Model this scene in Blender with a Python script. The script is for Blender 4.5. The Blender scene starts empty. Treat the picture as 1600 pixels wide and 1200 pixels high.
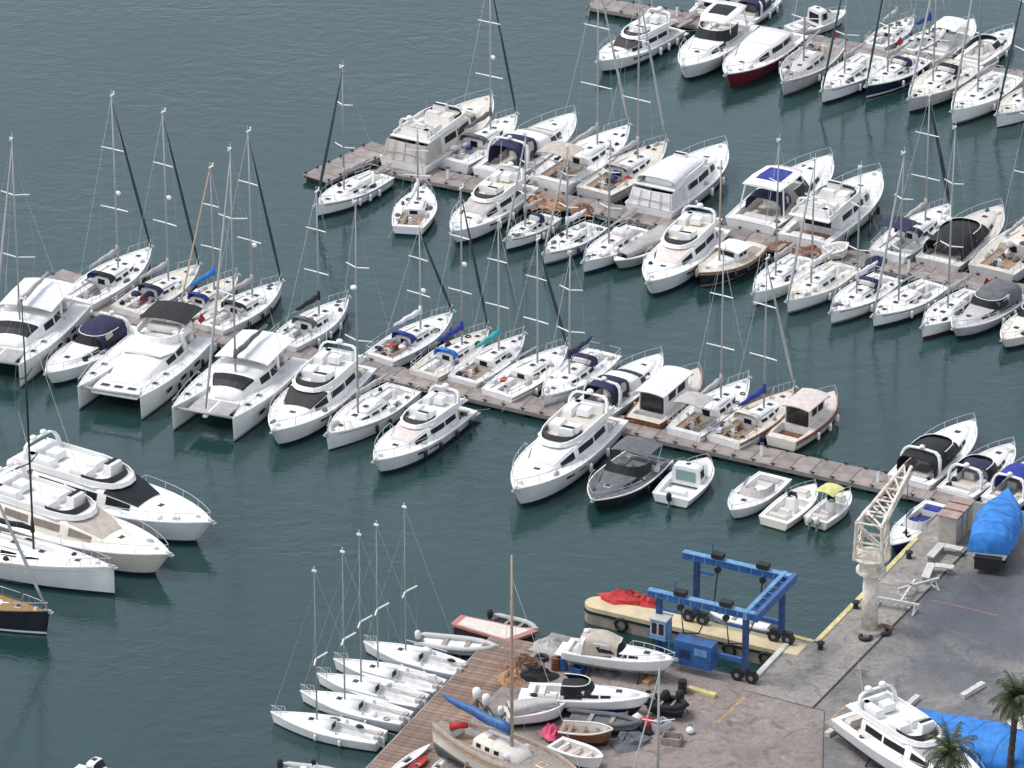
import bpy, math, random
from mathutils import Vector
from math import sin, cos, pi, radians, atan2, hypot

# ------------------------------------------------------------------ camera, world, sun, exposure
scene = bpy.context.scene
col = scene.collection
F, TH, CAMH = 8000.0, radians(25.5), 160.0        # focal length in photo pixels, depression, height of the lookout

cam_data = bpy.data.cameras.new('camera')
cam_data.sensor_width = 36.0
cam_data.lens = F / 1600.0 * 36.0
cam_data.clip_start = 1.0
cam_data.clip_end = 30000.0
cam = bpy.data.objects.new('camera', cam_data)
cam.location = (0, 0, CAMH)
cam.rotation_euler = (pi / 2 - TH, 0, 0)
col.objects.link(cam)
scene.camera = cam

SUN_AZ, SUN_EL = radians(172), radians(62)          # direction towards the sun: azimuth from +X
world = bpy.data.worlds.new('World')
scene.world = world
world.use_nodes = True
wn, wl = world.node_tree.nodes, world.node_tree.links
sky = wn.new('ShaderNodeTexSky')
sky.sky_type = 'NISHITA'
sky.sun_disc = False
sky.sun_elevation = SUN_EL
sky.sun_rotation = pi / 2 - SUN_AZ
sky.air_density = 1.0
sky.dust_density = 1.0
hsv = wn.new('ShaderNodeHueSaturation')
hsv.inputs['Saturation'].default_value = 0.42        # cloud veil: much greyer than a clear sky
wl.new(sky.outputs['Color'], hsv.inputs['Color'])
wl.new(hsv.outputs['Color'], wn['Background'].inputs['Color'])
wn['Background'].inputs['Strength'].default_value = 0.14

sd = bpy.data.lights.new('sun', 'SUN')
sd.energy = 1.3
sd.angle = radians(18)
sd.color = (1.0, 0.965, 0.92)
sun = bpy.data.objects.new('sun', sd)
d = Vector((cos(SUN_AZ) * cos(SUN_EL), sin(SUN_AZ) * cos(SUN_EL), sin(SUN_EL)))
sun.rotation_euler = d.to_track_quat('Z', 'Y').to_euler()
sun.location = (0, 300, 200)
col.objects.link(sun)

scene.view_settings.view_transform = 'Standard'
scene.view_settings.look = 'None'
scene.view_settings.gamma = 1.0
scene.view_settings.exposure = 0.88
scene.view_settings.use_curve_mapping = False

R = random.Random(7)

def unp(px, py, z=0.0):
    """photo pixel + height -> world point"""
    dx, dy = (px - 800) / F, (600 - py) / F
    v = (dx, cos(TH) + dy * sin(TH), -sin(TH) + dy * cos(TH))
    t = (z - CAMH) / v[2]
    return Vector((v[0] * t, v[1] * t, z))

def ztop(Y, py):
    dy = (600 - py) / F
    return CAMH + Y * (-sin(TH) + dy * cos(TH)) / (cos(TH) + dy * sin(TH))

# ------------------------------------------------------------------ materials
MATS = {}
def mat(name, c, rough=0.5, metal=0.0, var=0.12, scale=1.5, bump=0.0, bscale=12.0, rnd=0.06, spec=0.5, coat=0.0, dirt=None, alpha=1.0):
    m = bpy.data.materials.new(name)
    m.use_nodes = True
    n, l = m.node_tree.nodes, m.node_tree.links
    b = n['Principled BSDF']
    tc = n.new('ShaderNodeTexCoord')
    nz = n.new('ShaderNodeTexNoise')
    nz.inputs['Scale'].default_value = scale
    nz.inputs['Detail'].default_value = 5.0
    nz.inputs['Roughness'].default_value = 0.62
    l.new(tc.outputs['Object'], nz.inputs['Vector'])
    rp = n.new('ShaderNodeValToRGB')
    rp.color_ramp.elements[0].position = 0.32
    rp.color_ramp.elements[1].position = 0.62
    lo = dirt if dirt else tuple(x * (1 - var * 1.6) for x in c)
    rp.color_ramp.elements[0].color = (*lo, 1)
    rp.color_ramp.elements[1].color = (*[min(1, x * (1 + var * 0.25)) for x in c], 1)
    l.new(nz.outputs['Fac'], rp.inputs['Fac'])
    oi = n.new('ShaderNodeObjectInfo')
    mr = n.new('ShaderNodeMapRange')
    mr.inputs['To Min'].default_value = 1 - rnd * 1.5
    mr.inputs['To Max'].default_value = 1 + rnd * 0.5
    l.new(oi.outputs['Random'], mr.inputs['Value'])
    h = n.new('ShaderNodeHueSaturation')
    l.new(mr.outputs['Result'], h.inputs['Value'])
    l.new(rp.outputs['Color'], h.inputs['Color'])
    l.new(h.outputs['Color'], b.inputs['Base Color'])
    b.inputs['Roughness'].default_value = rough
    b.inputs['Metallic'].default_value = metal
    b.inputs['Specular IOR Level'].default_value = spec
    b.inputs['Coat Weight'].default_value = coat
    if alpha < 1:
        b.inputs['Alpha'].default_value = alpha
    if bump:
        n2 = n.new('ShaderNodeTexNoise')
        n2.inputs['Scale'].default_value = bscale
        n2.inputs['Detail'].default_value = 4
        l.new(tc.outputs['Object'], n2.inputs['Vector'])
        bp = n.new('ShaderNodeBump')
        bp.inputs['Strength'].default_value = bump
        bp.inputs['Distance'].default_value = 0.05
        l.new(n2.outputs['Fac'], bp.inputs['Height'])
        l.new(bp.outputs['Normal'], b.inputs['Normal'])
    MATS[name] = m
    return m

mat('white', (.83, .82, .79), .3, var=.07, scale=.9, rnd=.06, coat=.2)
mat('white_deck', (.80, .79, .76), .6, var=.13, scale=1.7, rnd=.08)
mat('cream', (.76, .71, .60), .35, var=.07, scale=.9)
mat('cream_deck', (.70, .65, .55), .6, var=.12, scale=1.6)
mat('pale_grey', (.50, .49, .48), .4, var=.1)
mat('grey_deck', (.36, .34, .33), .6, var=.15, scale=2)
mat('mid_grey', (.22, .22, .235), .45, var=.12)
mat('dark_hull', (.022, .024, .028), .25, var=.2, coat=.3)
mat('navy_hull', (.012, .018, .045), .2, var=.1, coat=.4)
mat('red_hull', (.16, .012, .02), .3, var=.15, coat=.3)
mat('wood_hull', (.20, .075, .03), .45, var=.3, scale=3)
mat('teak', (.33, .22, .14), .65, var=.25, scale=4)
mat('teak_grey', (.33, .275, .235), .7, var=.25, scale=4)
mat('sunpad', (.64, .585, .52), .8, var=.1, scale=2)
mat('beige_canvas', (.50, .43, .36), .85, var=.14, scale=2, bump=.3, bscale=5)
mat('pink_canvas', (.66, .575, .525), .85, var=.12, scale=2)
mat('navy_canvas', (.022, .024, .07), .85, var=.25, scale=2, bump=.4, bscale=5)
mat('blue_canvas', (.02, .035, .26), .8, var=.25, scale=2, bump=.4, bscale=5)
mat('sky_blue_canvas', (.025, .20, .58), .7, var=.22, scale=2, bump=.4, bscale=5)
mat('turquoise_canvas', (.05, .36, .38), .8, var=.15, scale=2, bump=.3, bscale=5)
mat('black_canvas', (.016, .016, .018), .85, var=.3, scale=2, bump=.4, bscale=5)
mat('grey_canvas', (.13, .13, .14), .85, var=.2, scale=2, bump=.4, bscale=5)
mat('pale_canvas', (.43, .41, .39), .85, var=.15, scale=2, bump=.4, bscale=5)
mat('white_canvas', (.72, .71, .72), .85, var=.08, scale=2, bump=.3, bscale=4)
mat('yellow_canvas', (.62, .60, .22), .8, var=.15, scale=2)
mat('red_canvas', (.50, .03, .03), .75, var=.25, scale=2, bump=.4, bscale=4)
mat('pink_fabric', (.68, .10, .20), .8, var=.15)
mat('orange_net', (.48, .26, .13), .95, var=.4, scale=5, bump=.8, bscale=10)
mat('brown_net', (.26, .14, .09), .95, var=.4, scale=5, bump=.8, bscale=10)
mat('glass', (.014, .015, .019), .5, var=.2, spec=.22)
mat('bronze_glass', (.26, .20, .175), .5, var=.15, spec=.25)
mat('tint_glass', (.05, .042, .042), .5, var=.2, spec=.25)
mat('teal_glass', (.20, .30, .29), .4, var=.1, spec=.3)
mat('clear_vinyl', (.50, .455, .425), .4, var=.15)
mat('steel', (.62, .62, .62), .3, .7, var=.05)
mat('keel_mast', (.24, .27, .28), .5, var=.05)
mat('alu', (.38, .39, .39), .45, .1, var=.05, rnd=.12)
mat('black_mast', (.02, .02, .022), .4, var=.1)
mat('tan_spar', (.42, .31, .23), .5, var=.15, scale=3)
mat('grey_sail', (.035, .055, .07), .8, var=.2)
mat('pale_sail', (.42, .43, .42), .8, var=.1)
mat('rubber', (.012, .012, .013), .6, var=.2)
mat('antifoul', (.015, .02, .028), .7, var=.3)
mat('antifoul_white', (.30, .33, .33), .7, var=.3)
mat('antifoul_teal', (.09, .14, .15), .7, var=.3)
mat('blue_stripe', (.02, .03, .12), .3)
mat('grey_tube', (.46, .46, .45), .6, var=.1)
mat('float', (.035, .033, .03), .85, var=.4, scale=2)
mat('pontoon_deck', (.30, .255, .232), .75, var=.24, scale=.8, bump=.2, rnd=.14)
mat('pontoon_edge', (.30, .27, .245), .8, var=.22, scale=1.2)
mat('dock_wood', (.275, .185, .135), .75, var=.28, scale=1.5, bump=.3, rnd=.2)
mat('pink_deck', (.47, .20, .165), .75, var=.18, scale=1.2)
mat('concrete', (.30, .27, .245), .8, var=.2, scale=.7, bump=.2)
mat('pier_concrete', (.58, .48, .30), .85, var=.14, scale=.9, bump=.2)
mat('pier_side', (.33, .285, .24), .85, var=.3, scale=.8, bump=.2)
mat('yellow_paint', (.62, .54, .24), .65, var=.25, scale=3)
mat('orange_paint', (.50, .30, .12), .7, var=.3, scale=3)
mat('white_paint', (.58, .57, .54), .65, var=.2, scale=3)
mat('crane_paint', (.72, .66, .57), .55, var=.2, scale=2.2, dirt=(.50, .41, .33))
mat('lift_leg', (.018, .055, .16), .5, var=.3, scale=2)
mat('lift_blue', (.03, .11, .31), .45, var=.25, scale=2)
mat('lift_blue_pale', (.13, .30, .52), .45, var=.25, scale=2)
mat('hut_wall', (.50, .45, .37), .8, var=.15, scale=2)
mat('hut_roof', (.36, .26, .23), .8, var=.2, scale=1.5)
mat('palm_leaf', (.075, .095, .035), .6, var=.3, scale=3, rnd=.3)
mat('palm_trunk', (.07, .05, .04), .9, var=.35, scale=6, bump=.6)
mat('brass', (.35, .2, .06), .4, .3)

def ground_mat(name, a, b_, wet, wetpos=(.50, .60), scale=.07, rough_dry=.8):
    m = bpy.data.materials.new(name); m.use_nodes = True
    n, l = m.node_tree.nodes, m.node_tree.links
    bs = n['Principled BSDF']
    tc = n.new('ShaderNodeTexCoord')
    def noise(s, det=8, ro=.65, dist=0.0):
        x = n.new('ShaderNodeTexNoise'); x.inputs['Scale'].default_value = s
        x.inputs['Detail'].default_value = det; x.inputs['Roughness'].default_value = ro
        x.inputs['Distortion'].default_value = dist
        l.new(tc.outputs['Object'], x.inputs['Vector']); return x.outputs['Fac']
    def ramp(f, p0, p1, c0, c1):
        x = n.new('ShaderNodeValToRGB'); e = x.color_ramp.elements
        e[0].position, e[1].position = p0, p1; e[0].color, e[1].color = (*c0, 1), (*c1, 1)
        l.new(f, x.inputs['Fac']); return x.outputs['Color']
    def mix(f, c1, c2, mode='MIX'):
        x = n.new('ShaderNodeMix'); x.data_type = 'RGBA'; x.blend_type = mode
        if isinstance(f, float): x.inputs[0].default_value = f
        else: l.new(f, x.inputs[0])
        l.new(c1, x.inputs[6]); l.new(c2, x.inputs[7]); return x.outputs[2]
    base = ramp(noise(scale * 4), .35, .65, a, b_)
    fine = ramp(noise(3.5, 8, .8), .3, .7, (.62,) * 3, (1.18,) * 3)
    base = mix(1.0, base, fine, 'MULTIPLY')
    stain = ramp(noise(.8, 8, .7, 1.5), .51, .67, (1,) * 3, (.52, .51, .51))
    base = mix(1.0, base, stain, 'MULTIPLY')
    pale = ramp(noise(.5, 9, .75, 2.0), .55, .70, (1,) * 3, (1.5, 1.48, 1.45))
    base = mix(1.0, base, pale, 'MULTIPLY')
    wf = ramp(noise(scale, 7, .62, .8), wetpos[0], wetpos[1], (0,) * 3, (1,) * 3)
    wc = n.new('ShaderNodeRGB'); wc.outputs[0].default_value = (*wet, 1)
    wetc = mix(.75, base, wc.outputs[0])
    cfin = mix(wf, base, wetc)
    l.new(cfin, bs.inputs['Base Color'])
    mr = n.new('ShaderNodeMapRange')
    mr.inputs['To Min'].default_value = rough_dry; mr.inputs['To Max'].default_value = .42
    l.new(wf, mr.inputs['Value']); l.new(mr.outputs['Result'], bs.inputs['Roughness'])
    bp = n.new('ShaderNodeBump'); bp.inputs['Strength'].default_value = .25; bp.inputs['Distance'].default_value = .03
    l.new(noise(9, 4), bp.inputs['Height']); l.new(bp.outputs['Normal'], bs.inputs['Normal'])
    MATS[name] = m
ground_mat('apron_ground', (.25, .23, .21), (.32, .29, .26), (.15, .15, .15), (.54, .66))
ground_mat('asphalt_ground', (.17, .158, .15), (.27, .25, .23), (.055, .064, .082), (.43, .56))
ground_mat('yard_ground', (.215, .18, .162), (.30, .25, .225), (.12, .105, .10), (.52, .68))

def water_mat():
    m = bpy.data.materials.new('sea_water'); m.use_nodes = True
    n, l = m.node_tree.nodes, m.node_tree.links
    b = n['Principled BSDF']
    tc = n.new('ShaderNodeTexCoord')
    def noise(s, det, ro, sc=(1, 1, 1), rot=0, dist=0):
        mp = n.new('ShaderNodeMapping'); mp.inputs['Scale'].default_value = sc; mp.inputs['Rotation'].default_value = (0, 0, rot)
        l.new(tc.outputs['Object'], mp.inputs['Vector'])
        x = n.new('ShaderNodeTexNoise'); x.inputs['Scale'].default_value = s
        x.inputs['Detail'].default_value = det; x.inputs['Roughness'].default_value = ro; x.inputs['Distortion'].default_value = dist
        l.new(mp.outputs['Vector'], x.inputs['Vector']); return x.outputs['Fac']
    rp = n.new('ShaderNodeValToRGB')
    rp.color_ramp.elements[0].position, rp.color_ramp.elements[1].position = .35, .65
    rp.color_ramp.elements[0].color = (.010, .033, .032, 1)
    rp.color_ramp.elements[1].color = (.014, .041, .039, 1)
    l.new(noise(.02, 4, .6), rp.inputs['Fac'])
    l.new(rp.outputs['Color'], b.inputs['Base Color'])
    b.inputs['Roughness'].default_value = .06
    b.inputs['IOR'].default_value = 1.52
    b.inputs['Specular Tint'].default_value = (.86, .99, 1.0, 1)
    a1 = noise(.55, 3, .55, (1, 1.5, 1), .35, .4)
    a2 = noise(2.2, 4, .6, (1, 1.4, 1), -.3, .3)
    ad = n.new('ShaderNodeMath'); ad.operation = 'MULTIPLY_ADD'
    l.new(a2, ad.inputs[0]); ad.inputs[1].default_value = .35; l.new(a1, ad.inputs[2])
    bp = n.new('ShaderNodeBump'); bp.inputs['Strength'].default_value = .5; bp.inputs['Distance'].default_value = .12
    l.new(ad.outputs[0], bp.inputs['Height']); l.new(bp.outputs['Normal'], b.inputs['Normal'])
    # wind patches and calmer slicks: the ripples swell and fade over tens of metres
    mr = n.new('ShaderNodeMapRange')
    mr.inputs['From Min'].default_value = .36; mr.inputs['From Max'].default_value = .62
    mr.inputs['To Min'].default_value = .16; mr.inputs['To Max'].default_value = .52
    l.new(noise(.035, 4, .6, (1, 1.8, 1), .5, .6), mr.inputs['Value']); l.new(mr.outputs['Result'], bp.inputs['Strength'])
    MATS['water'] = m
water_mat()

# ------------------------------------------------------------------ mesh helpers
def link(name, verts, faces, mats, parent=None, smooth=False, mi=None):
    me = bpy.data.meshes.new(name)
    me.from_pydata([tuple(v) for v in verts], [], faces)
    for m in (mats if isinstance(mats, (list, tuple)) else [mats]):
        me.materials.append(MATS[m])
    if mi: me.polygons.foreach_set('material_index', mi)
    if smooth: me.polygons.foreach_set('use_smooth', [True] * len(me.polygons))
    me.update()
    o = bpy.data.objects.new(name, me)
    col.objects.link(o)
    if parent: o.parent = parent
    return o

def tag(o, label, cat, group=None):
    o['label'] = label; o['category'] = cat
    if group: o['group'] = group
    return o

def empty(name, loc=(0, 0, 0), rz=0.0):
    o = bpy.data.objects.new(name, None)
    o.empty_display_size = .5
    o.location = loc; o.rotation_euler = (0, 0, rz)
    col.objects.link(o)
    return o

def merge(*gs):
    V, Fc = [], []
    for v, f in gs:
        k = len(V); V += list(v); Fc += [tuple(i + k for i in q) for q in f]
    return V, Fc

def box(cx, cy, cz, sx, sy, sz, rz=0.0, taper=1.0):
    v = []
    for k, z in enumerate((-.5, .5)):
        t = taper if k else 1.0
        for x, y in ((-.5, -.5), (.5, -.5), (.5, .5), (-.5, .5)):
            X, Y = x * sx * t, y * sy * t
            v.append((cx + X * cos(rz) - Y * sin(rz), cy + X * sin(rz) + Y * cos(rz), cz + z * sz))
    return v, [(3, 2, 1, 0), (4, 5, 6, 7), (0, 1, 5, 4), (1, 2, 6, 5), (2, 3, 7, 6), (3, 0, 4, 7)]

def tube(path, r, seg=6, caps=True, flat=1.0):
    P = [Vector(p) for p in path]
    n = len(P)
    rs = r if isinstance(r, (list, tuple)) else [r] * n
    V, Fc = [], []
    for i, p in enumerate(P):
        t = (P[min(i + 1, n - 1)] - P[max(i - 1, 0)])
        t = t.normalized() if t.length > 1e-9 else Vector((0, 0, 1))
        up = Vector((0, 0, 1)) if abs(t.z) < .95 else Vector((1, 0, 0))
        a = t.cross(up).normalized(); b = a.cross(t).normalized()
        for k in range(seg):
            q = 2 * pi * k / seg
            V.append(p + a * cos(q) * rs[i] + b * sin(q) * rs[i] * flat)
    for i in range(n - 1):
        for k in range(seg):
            k2 = (k + 1) % seg
            Fc.append((i * seg + k, i * seg + k2, (i + 1) * seg + k2, (i + 1) * seg + k))
    if caps:
        Fc.append(tuple(range(seg - 1, -1, -1))); Fc.append(tuple((n - 1) * seg + k for k in range(seg)))
    return V, Fc

def prism(poly, z0, z1):
    n = len(poly)
    V = [(x, y, z0) for x, y in poly] + [(x, y, z1) for x, y in poly]
    Fc = [tuple(range(n - 1, -1, -1)), tuple(range(n, 2 * n))]
    for i in range(n):
        j = (i + 1) % n
        Fc.append((i, j, n + j, n + i))
    return V, Fc

def wall(path, z0, z1, th=.06, lean=(0, 0), closed=False):
    """standing wall along a plan path, thickness inwards (left of the path), lean shifts its top"""
    n = len(path)
    V = []
    for i, (x, y) in enumerate(path):
        a = path[(i - 1) % n] if closed else path[max(i - 1, 0)]
        b = path[(i + 1) % n] if closed else path[min(i + 1, n - 1)]
        dx, dy = b[0] - a[0], b[1] - a[1]
        l = hypot(dx, dy) or 1
        nx, ny = -dy / l * th, dx / l * th
        h0 = z0[i] if isinstance(z0, list) else z0
        h1 = z1[i] if isinstance(z1, list) else z1
        V += [(x, y, h0), (x + lean[0], y + y * lean[1], h1), (x + lean[0] + nx, y + y * lean[1] + ny, h1), (x + nx, y + ny, h0)]
    Fc = []
    for i in range(n if closed else n - 1):
        a, b = 4 * i, 4 * ((i + 1) % n)
        for k in range(4):
            k2 = (k + 1) % 4
            Fc.append((a + k, b + k, b + k2, a + k2))
    if not closed:
        Fc += [(0, 1, 2, 3), (4 * n - 1, 4 * n - 2, 4 * n - 3, 4 * n - 4)]
    return V, Fc

def upath(x0, x1, w, front=.35, n=5):
    """U in plan: starboard aft corner -> round the front -> port aft corner"""
    pts = [(x0, -w)]
    for i in range(n * 2 + 1):
        a = -pi / 2 + pi * i / (n * 2)
        ca, sa = cos(a), sin(a)
        pts.append((x1 - (x1 - x0) * front * (1 - abs(ca) ** .8), w * (1 if sa > 0 else -1) * abs(sa) ** .8))
    pts.append((x0, w))
    return pts

class Loft:
    def __init__(s, secs, caps=True):
        s.secs = [[Vector(p) for p in q] for q in secs]
        s.m = len(secs[0])
        s.xs = [q[0].x for q in s.secs]
        s.caps = caps
    def geo(s):
        V, Fc = [], []
        for q in s.secs: V += q
        m = s.m
        for i in range(len(s.secs) - 1):
            for k in range(m - 1):
                Fc.append((i * m + k, (i + 1) * m + k, (i + 1) * m + k + 1, i * m + k + 1))
        if s.caps:
            Fc.append(tuple(range(m))); b = (len(s.secs) - 1) * m
            Fc.append(tuple(b + k for k in range(m - 1, -1, -1)))
        return V, Fc
    def at(s, x, v):
        i = 0
        while i < len(s.xs) - 2 and s.xs[i + 1] < x: i += 1
        t = (x - s.xs[i]) / (s.xs[i + 1] - s.xs[i])
        k = min(int(v), s.m - 2); w = v - k
        a = s.secs[i][k].lerp(s.secs[i][k + 1], w); b = s.secs[i + 1][k].lerp(s.secs[i + 1][k + 1], w)
        return a.lerp(b, t)
    def patch(s, x0, x1, v0, v1, off=.02, taper=0.0):
        xs = sorted({x0, x1, *[x for x in s.xs if x0 < x < x1]})
        vs = sorted({v0, v1, *[float(k) for k in range(s.m) if v0 < k < v1]})
        V, Fc = [], []
        for x in xs:
            for v in vs:
                e = .03
                p = s.at(x, v)
                du = s.at(min(x + e, x1), v) - s.at(max(x - e, x0), v)
                dv = s.at(x, min(v + .05, v1)) - s.at(x, max(v - .05, v0))
                nn = dv.cross(du)
                if nn.length > 1e-9: nn.normalize()
                if nn.z < -.3 or (abs(nn.z) < .3 and nn.y * p.y < 0): nn = -nn
                V.append(p + nn * off)
        m = len(vs)
        for i in range(len(xs) - 1):
            for k in range(m - 1):
                Fc.append((i * m + k, (i + 1) * m + k, (i + 1) * m + k + 1, i * m + k + 1))
        return V, Fc

def house_secs(st):
    """st: (x, half width, base z, height, tumblehome, crown)"""
    out = []
    for x, w, z, h, k, c in st:
        half = [(w, 0), (w * (1 - .4 * k), .42 * h), (w * (1 - .85 * k), .86 * h), (w * (1 - k) * .95, h), (w * .5 * (1 - k), h + c * .75), (0, h + c)]
        q = [(x, y, z + zz) for y, zz in half] + [(x, -y, z + zz) for y, zz in half[-2::-1]]
        out.append(q)
    return out

# ------------------------------------------------------------------ a boat: frame, hull, deck and fittings
class Boat:
    def __init__(s, name, label, cat, bow, stern, zb, zs, group, z0=0.0, pitch=0.0):
        P, S = unp(bow[0], bow[1], zb + z0), unp(stern[0], stern[1], zs + z0)
        s.L = hypot(P.x - S.x, P.y - S.y)
        s.ang = atan2(P.y - S.y, P.x - S.x)
        s.root = empty(name, ((P.x + S.x) / 2, (P.y + S.y) / 2, z0), s.ang)
        s.z0 = z0
        tag(s.root, label, cat, group)
    def world(s, x, y=0.0):
        c = s.root.location
        X = x - s.L / 2
        return c.x + X * cos(s.ang) - y * sin(s.ang), c.y + X * sin(s.ang) + y * cos(s.ang)
    def add(s, name, geo, m, parent=None, smooth=False, mi=None):
        V = [(p[0] - s.L / 2, p[1], p[2]) for p in geo[0]]
        return link(name, V, geo[1], m, parent or s.root, smooth, mi)
    # hull form
    def form(s, B, fs, fb, sr=.8, p=2.4, tm=.4, rake=.06, wlr=.86, draft=.5, bw=.012, q=1.0, y0=0.0):
        s.B, s.fs, s.fb, s.sr, s.p, s.tm, s.rake, s.wlr, s.draft, s.bw, s.q, s.y0 = B, fs, fb, sr, p, tm, rake, wlr, draft, bw, q, y0
    def hb(s, x):
        t = max(0, min(1, x / s.L))
        if t < s.tm: return s.B / 2 * (s.sr + (1 - s.sr) * sin(pi / 2 * t / s.tm))
        return s.B / 2 * max(s.bw, (1 - ((t - s.tm) / (1 - s.tm)) ** s.p) ** s.q)
    def sh(s, x):
        t = max(0, min(1, x / s.L))
        return s.fs + (s.fb - s.fs) * t ** 1.7
    def hull(s, m=('white', 'blue_stripe', 'antifoul'), name='hull', bandz=None):
        N = 16
        ts = [1 - (1 - i / N) ** 1.25 for i in range(N + 1)]
        lev = 7
        V, Fc, mi = [], [], []
        for t in ts:
            x = t * s.L; b, z = s.hb(x), s.sh(x)
            wl = s.wlr * (1 - .25 * t ** 4)
            zz = [z, z * .66, z * .36, .24, .09, -.12, -s.draft]
            yy = []
            for h in zz[:6]:
                k = max(0, min(1, h / z))
                yy.append(b * (wl + (1 - wl) * k ** .8))
            yy[5] *= .93; yy.append(.02)
            row = []
            for h, y in zip(zz, yy):
                k = max(0.0, 1 - h / z)
                xx = x - s.rake * s.L * k * t ** 8
                row.append((xx, y + s.y0, h))
            row2 = [(a, 2 * s.y0 - y, c) for a, y, c in row]
            V += row + row2[::-1][1:] if False else row + row2
        w = 2 * lev
        for i in range(N):
            for side in (0, 1):
                for k in range(lev - 1):
                    a = i * w + side * lev + k; b = (i + 1) * w + side * lev + k
                    f = (a, b, b + 1, a + 1) if side else (a, a + 1, b + 1, b)
                    Fc.append(f)
                    mi.append((0, 0, 0, 1, 2, 2)[k])
            Fc.append((i * w + lev - 1, i * w + 2 * lev - 1, (i + 1) * w + 2 * lev - 1, (i + 1) * w + lev - 1)); mi.append(2)
        for i in (0, N):
            for k in range(lev - 1):
                a, b = i * w + k, i * w + lev + k
                Fc.append((a, b, b + 1, a + 1) if i == 0 else (a, a + 1, b + 1, b)); mi.append((0, 0, 0, 1, 2, 2)[k])
        o = s.add(name, (V, Fc), list(m), smooth=False, mi=mi)
        for pl in o.data.polygons: pl.use_smooth = True
        for pl in list(o.data.polygons)[-2 * (lev - 1):]: pl.use_smooth = False
        return o
    def deck(s, m='white_deck', well=None, floor='white_deck', depth=.55, rail='white', name='deck', gw=.07):
        xs = sorted({*[s.L * (1 - (1 - i / 16) ** 1.25) for i in range(17)], *([well[0], well[1]] if well else [])})
        xs = [x for x in xs if x <= s.L]
        V, Fc = [], []
        cols = 6
        for x in xs:
            b, z = max(s.hb(x) - gw, .004), s.sh(x) - .035
            c = min(well[2] if well else b * .5, b * .8)
            cr = .035 * s.B / 3
            for y, dz in ((b, 0), (c, cr), (c * .4, cr * 1.3), (-c * .4, cr * 1.3), (-c, cr), (-b, 0)):
                V.append((x, y + s.y0, z + dz))
        for i in range(len(xs) - 1):
            mid = (xs[i] + xs[i + 1]) / 2
            for k in range(cols - 1):
                if well and well[0] < mid < well[1] and 1 <= k <= 3: continue
                a = i * cols + k
                Fc.append((a, a + cols, a + cols + 1, a + 1)[::-1])
        d_ = s.add(name, (V, Fc), m, smooth=False)
        # gunwale cap
        V, Fc = [], []
        for x in xs:
            b, z = s.hb(x), s.sh(x)
            bi = max(b - gw, .002)
            for sg in (1, -1):
                V += [(x, sg * (b + .025) + s.y0, z - .06), (x, sg * (b + .02) + s.y0, z + .015), (x, sg * bi + s.y0, z + .015), (x, sg * bi + s.y0, z - .05)]
        for i in range(len(xs) - 1):
            for sg in (0, 1):
                for k in range(3):
                    a = i * 8 + sg * 4 + k
                    f = (a, a + 1, a + 9, a + 8)
                    Fc.append(f if sg else f[::-1])
        s.add('gunwale', (V, Fc), rail, d_)
        if well:
            xa, xb, cw = well
            V, Fc = [], []
            wx = [x for x in xs if xa - 1e-6 <= x <= xb + 1e-6]
            zf = min(s.sh(xa), s.sh(xb)) - depth
            for x in wx:
                b = max(s.hb(x) - gw, .004); c = min(cw, b * .8); z = s.sh(x) - .035 + .035 * s.B / 3
                V += [(x, c + s.y0, z), (x, c * .97 + s.y0, zf), (x, -c * .97 + s.y0, zf), (x, -c + s.y0, z)]
            n = len(wx)
            mi = []
            for i in range(n - 1):
                for k in range(3):
                    a = i * 4 + k
                    Fc.append((a, a + 4, a + 5, a + 1)[::-1]); mi.append(1 if k == 1 else 0)
            Fc += [(0, 1, 2, 3), (4 * n - 4, 4 * n - 3, 4 * n - 2, 4 * n - 1)[::-1]]; mi += [0, 0]
            s.add('cockpit', (V, Fc), ['white_deck', floor], mi=mi)
            s.zf = zf
            s.well = well
        return d_
    def house(s, name, st, m, parent=None, caps=True):
        lf = Loft(house_secs(st), caps)
        V, Fc = lf.geo()
        lf.o = s.add(name, (V, Fc), m, parent, smooth=False)
        for pl in lf.o.data.polygons:
            if len(pl.vertices) == 4: pl.use_smooth = True
        return lf
    def pane(s, lf, x0, x1, v0, v1, m='glass', name='window', off=.02):
        return s.add(name, lf.patch(x0, x1, v0, v1, off), m, lf.o)
    def bowrail(s, x0, h=.6, r=.022, m='steel', step=1.1, name='bow_rail', two=True):
        g = []
        xs = [x0 + (s.L * .985 - x0) * i / 9 for i in range(10)]
        for sg in (1, -1):
            top = [(x, sg * max(s.hb(x) - .10, .03) + s.y0, s.sh(x) + h * (.55 if i == 0 else 1)) for i, x in enumerate(xs)]
            top[0] = (xs[0], top[0][1], s.sh(xs[0]))
            if sg == 1: side = top
            else: top = top
            g.append(tube(top, r, 5))
            for x in xs[1::2]:
                y = sg * max(s.hb(x) - .10, .03) + s.y0
                g.append(tube([(x, y, s.sh(x)), (x, y, s.sh(x) + h)], r * .8, 4))
        e = xs[-1]
        y = max(s.hb(e) - .10, .03)
        g.append(tube([(e, y + s.y0, s.sh(e) + h), (e + .12, s.y0, s.sh(e) + h + .03), (e, -y + s.y0, s.sh(e) + h)], r, 5))
        return s.add(name, merge(*g), m)
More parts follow.
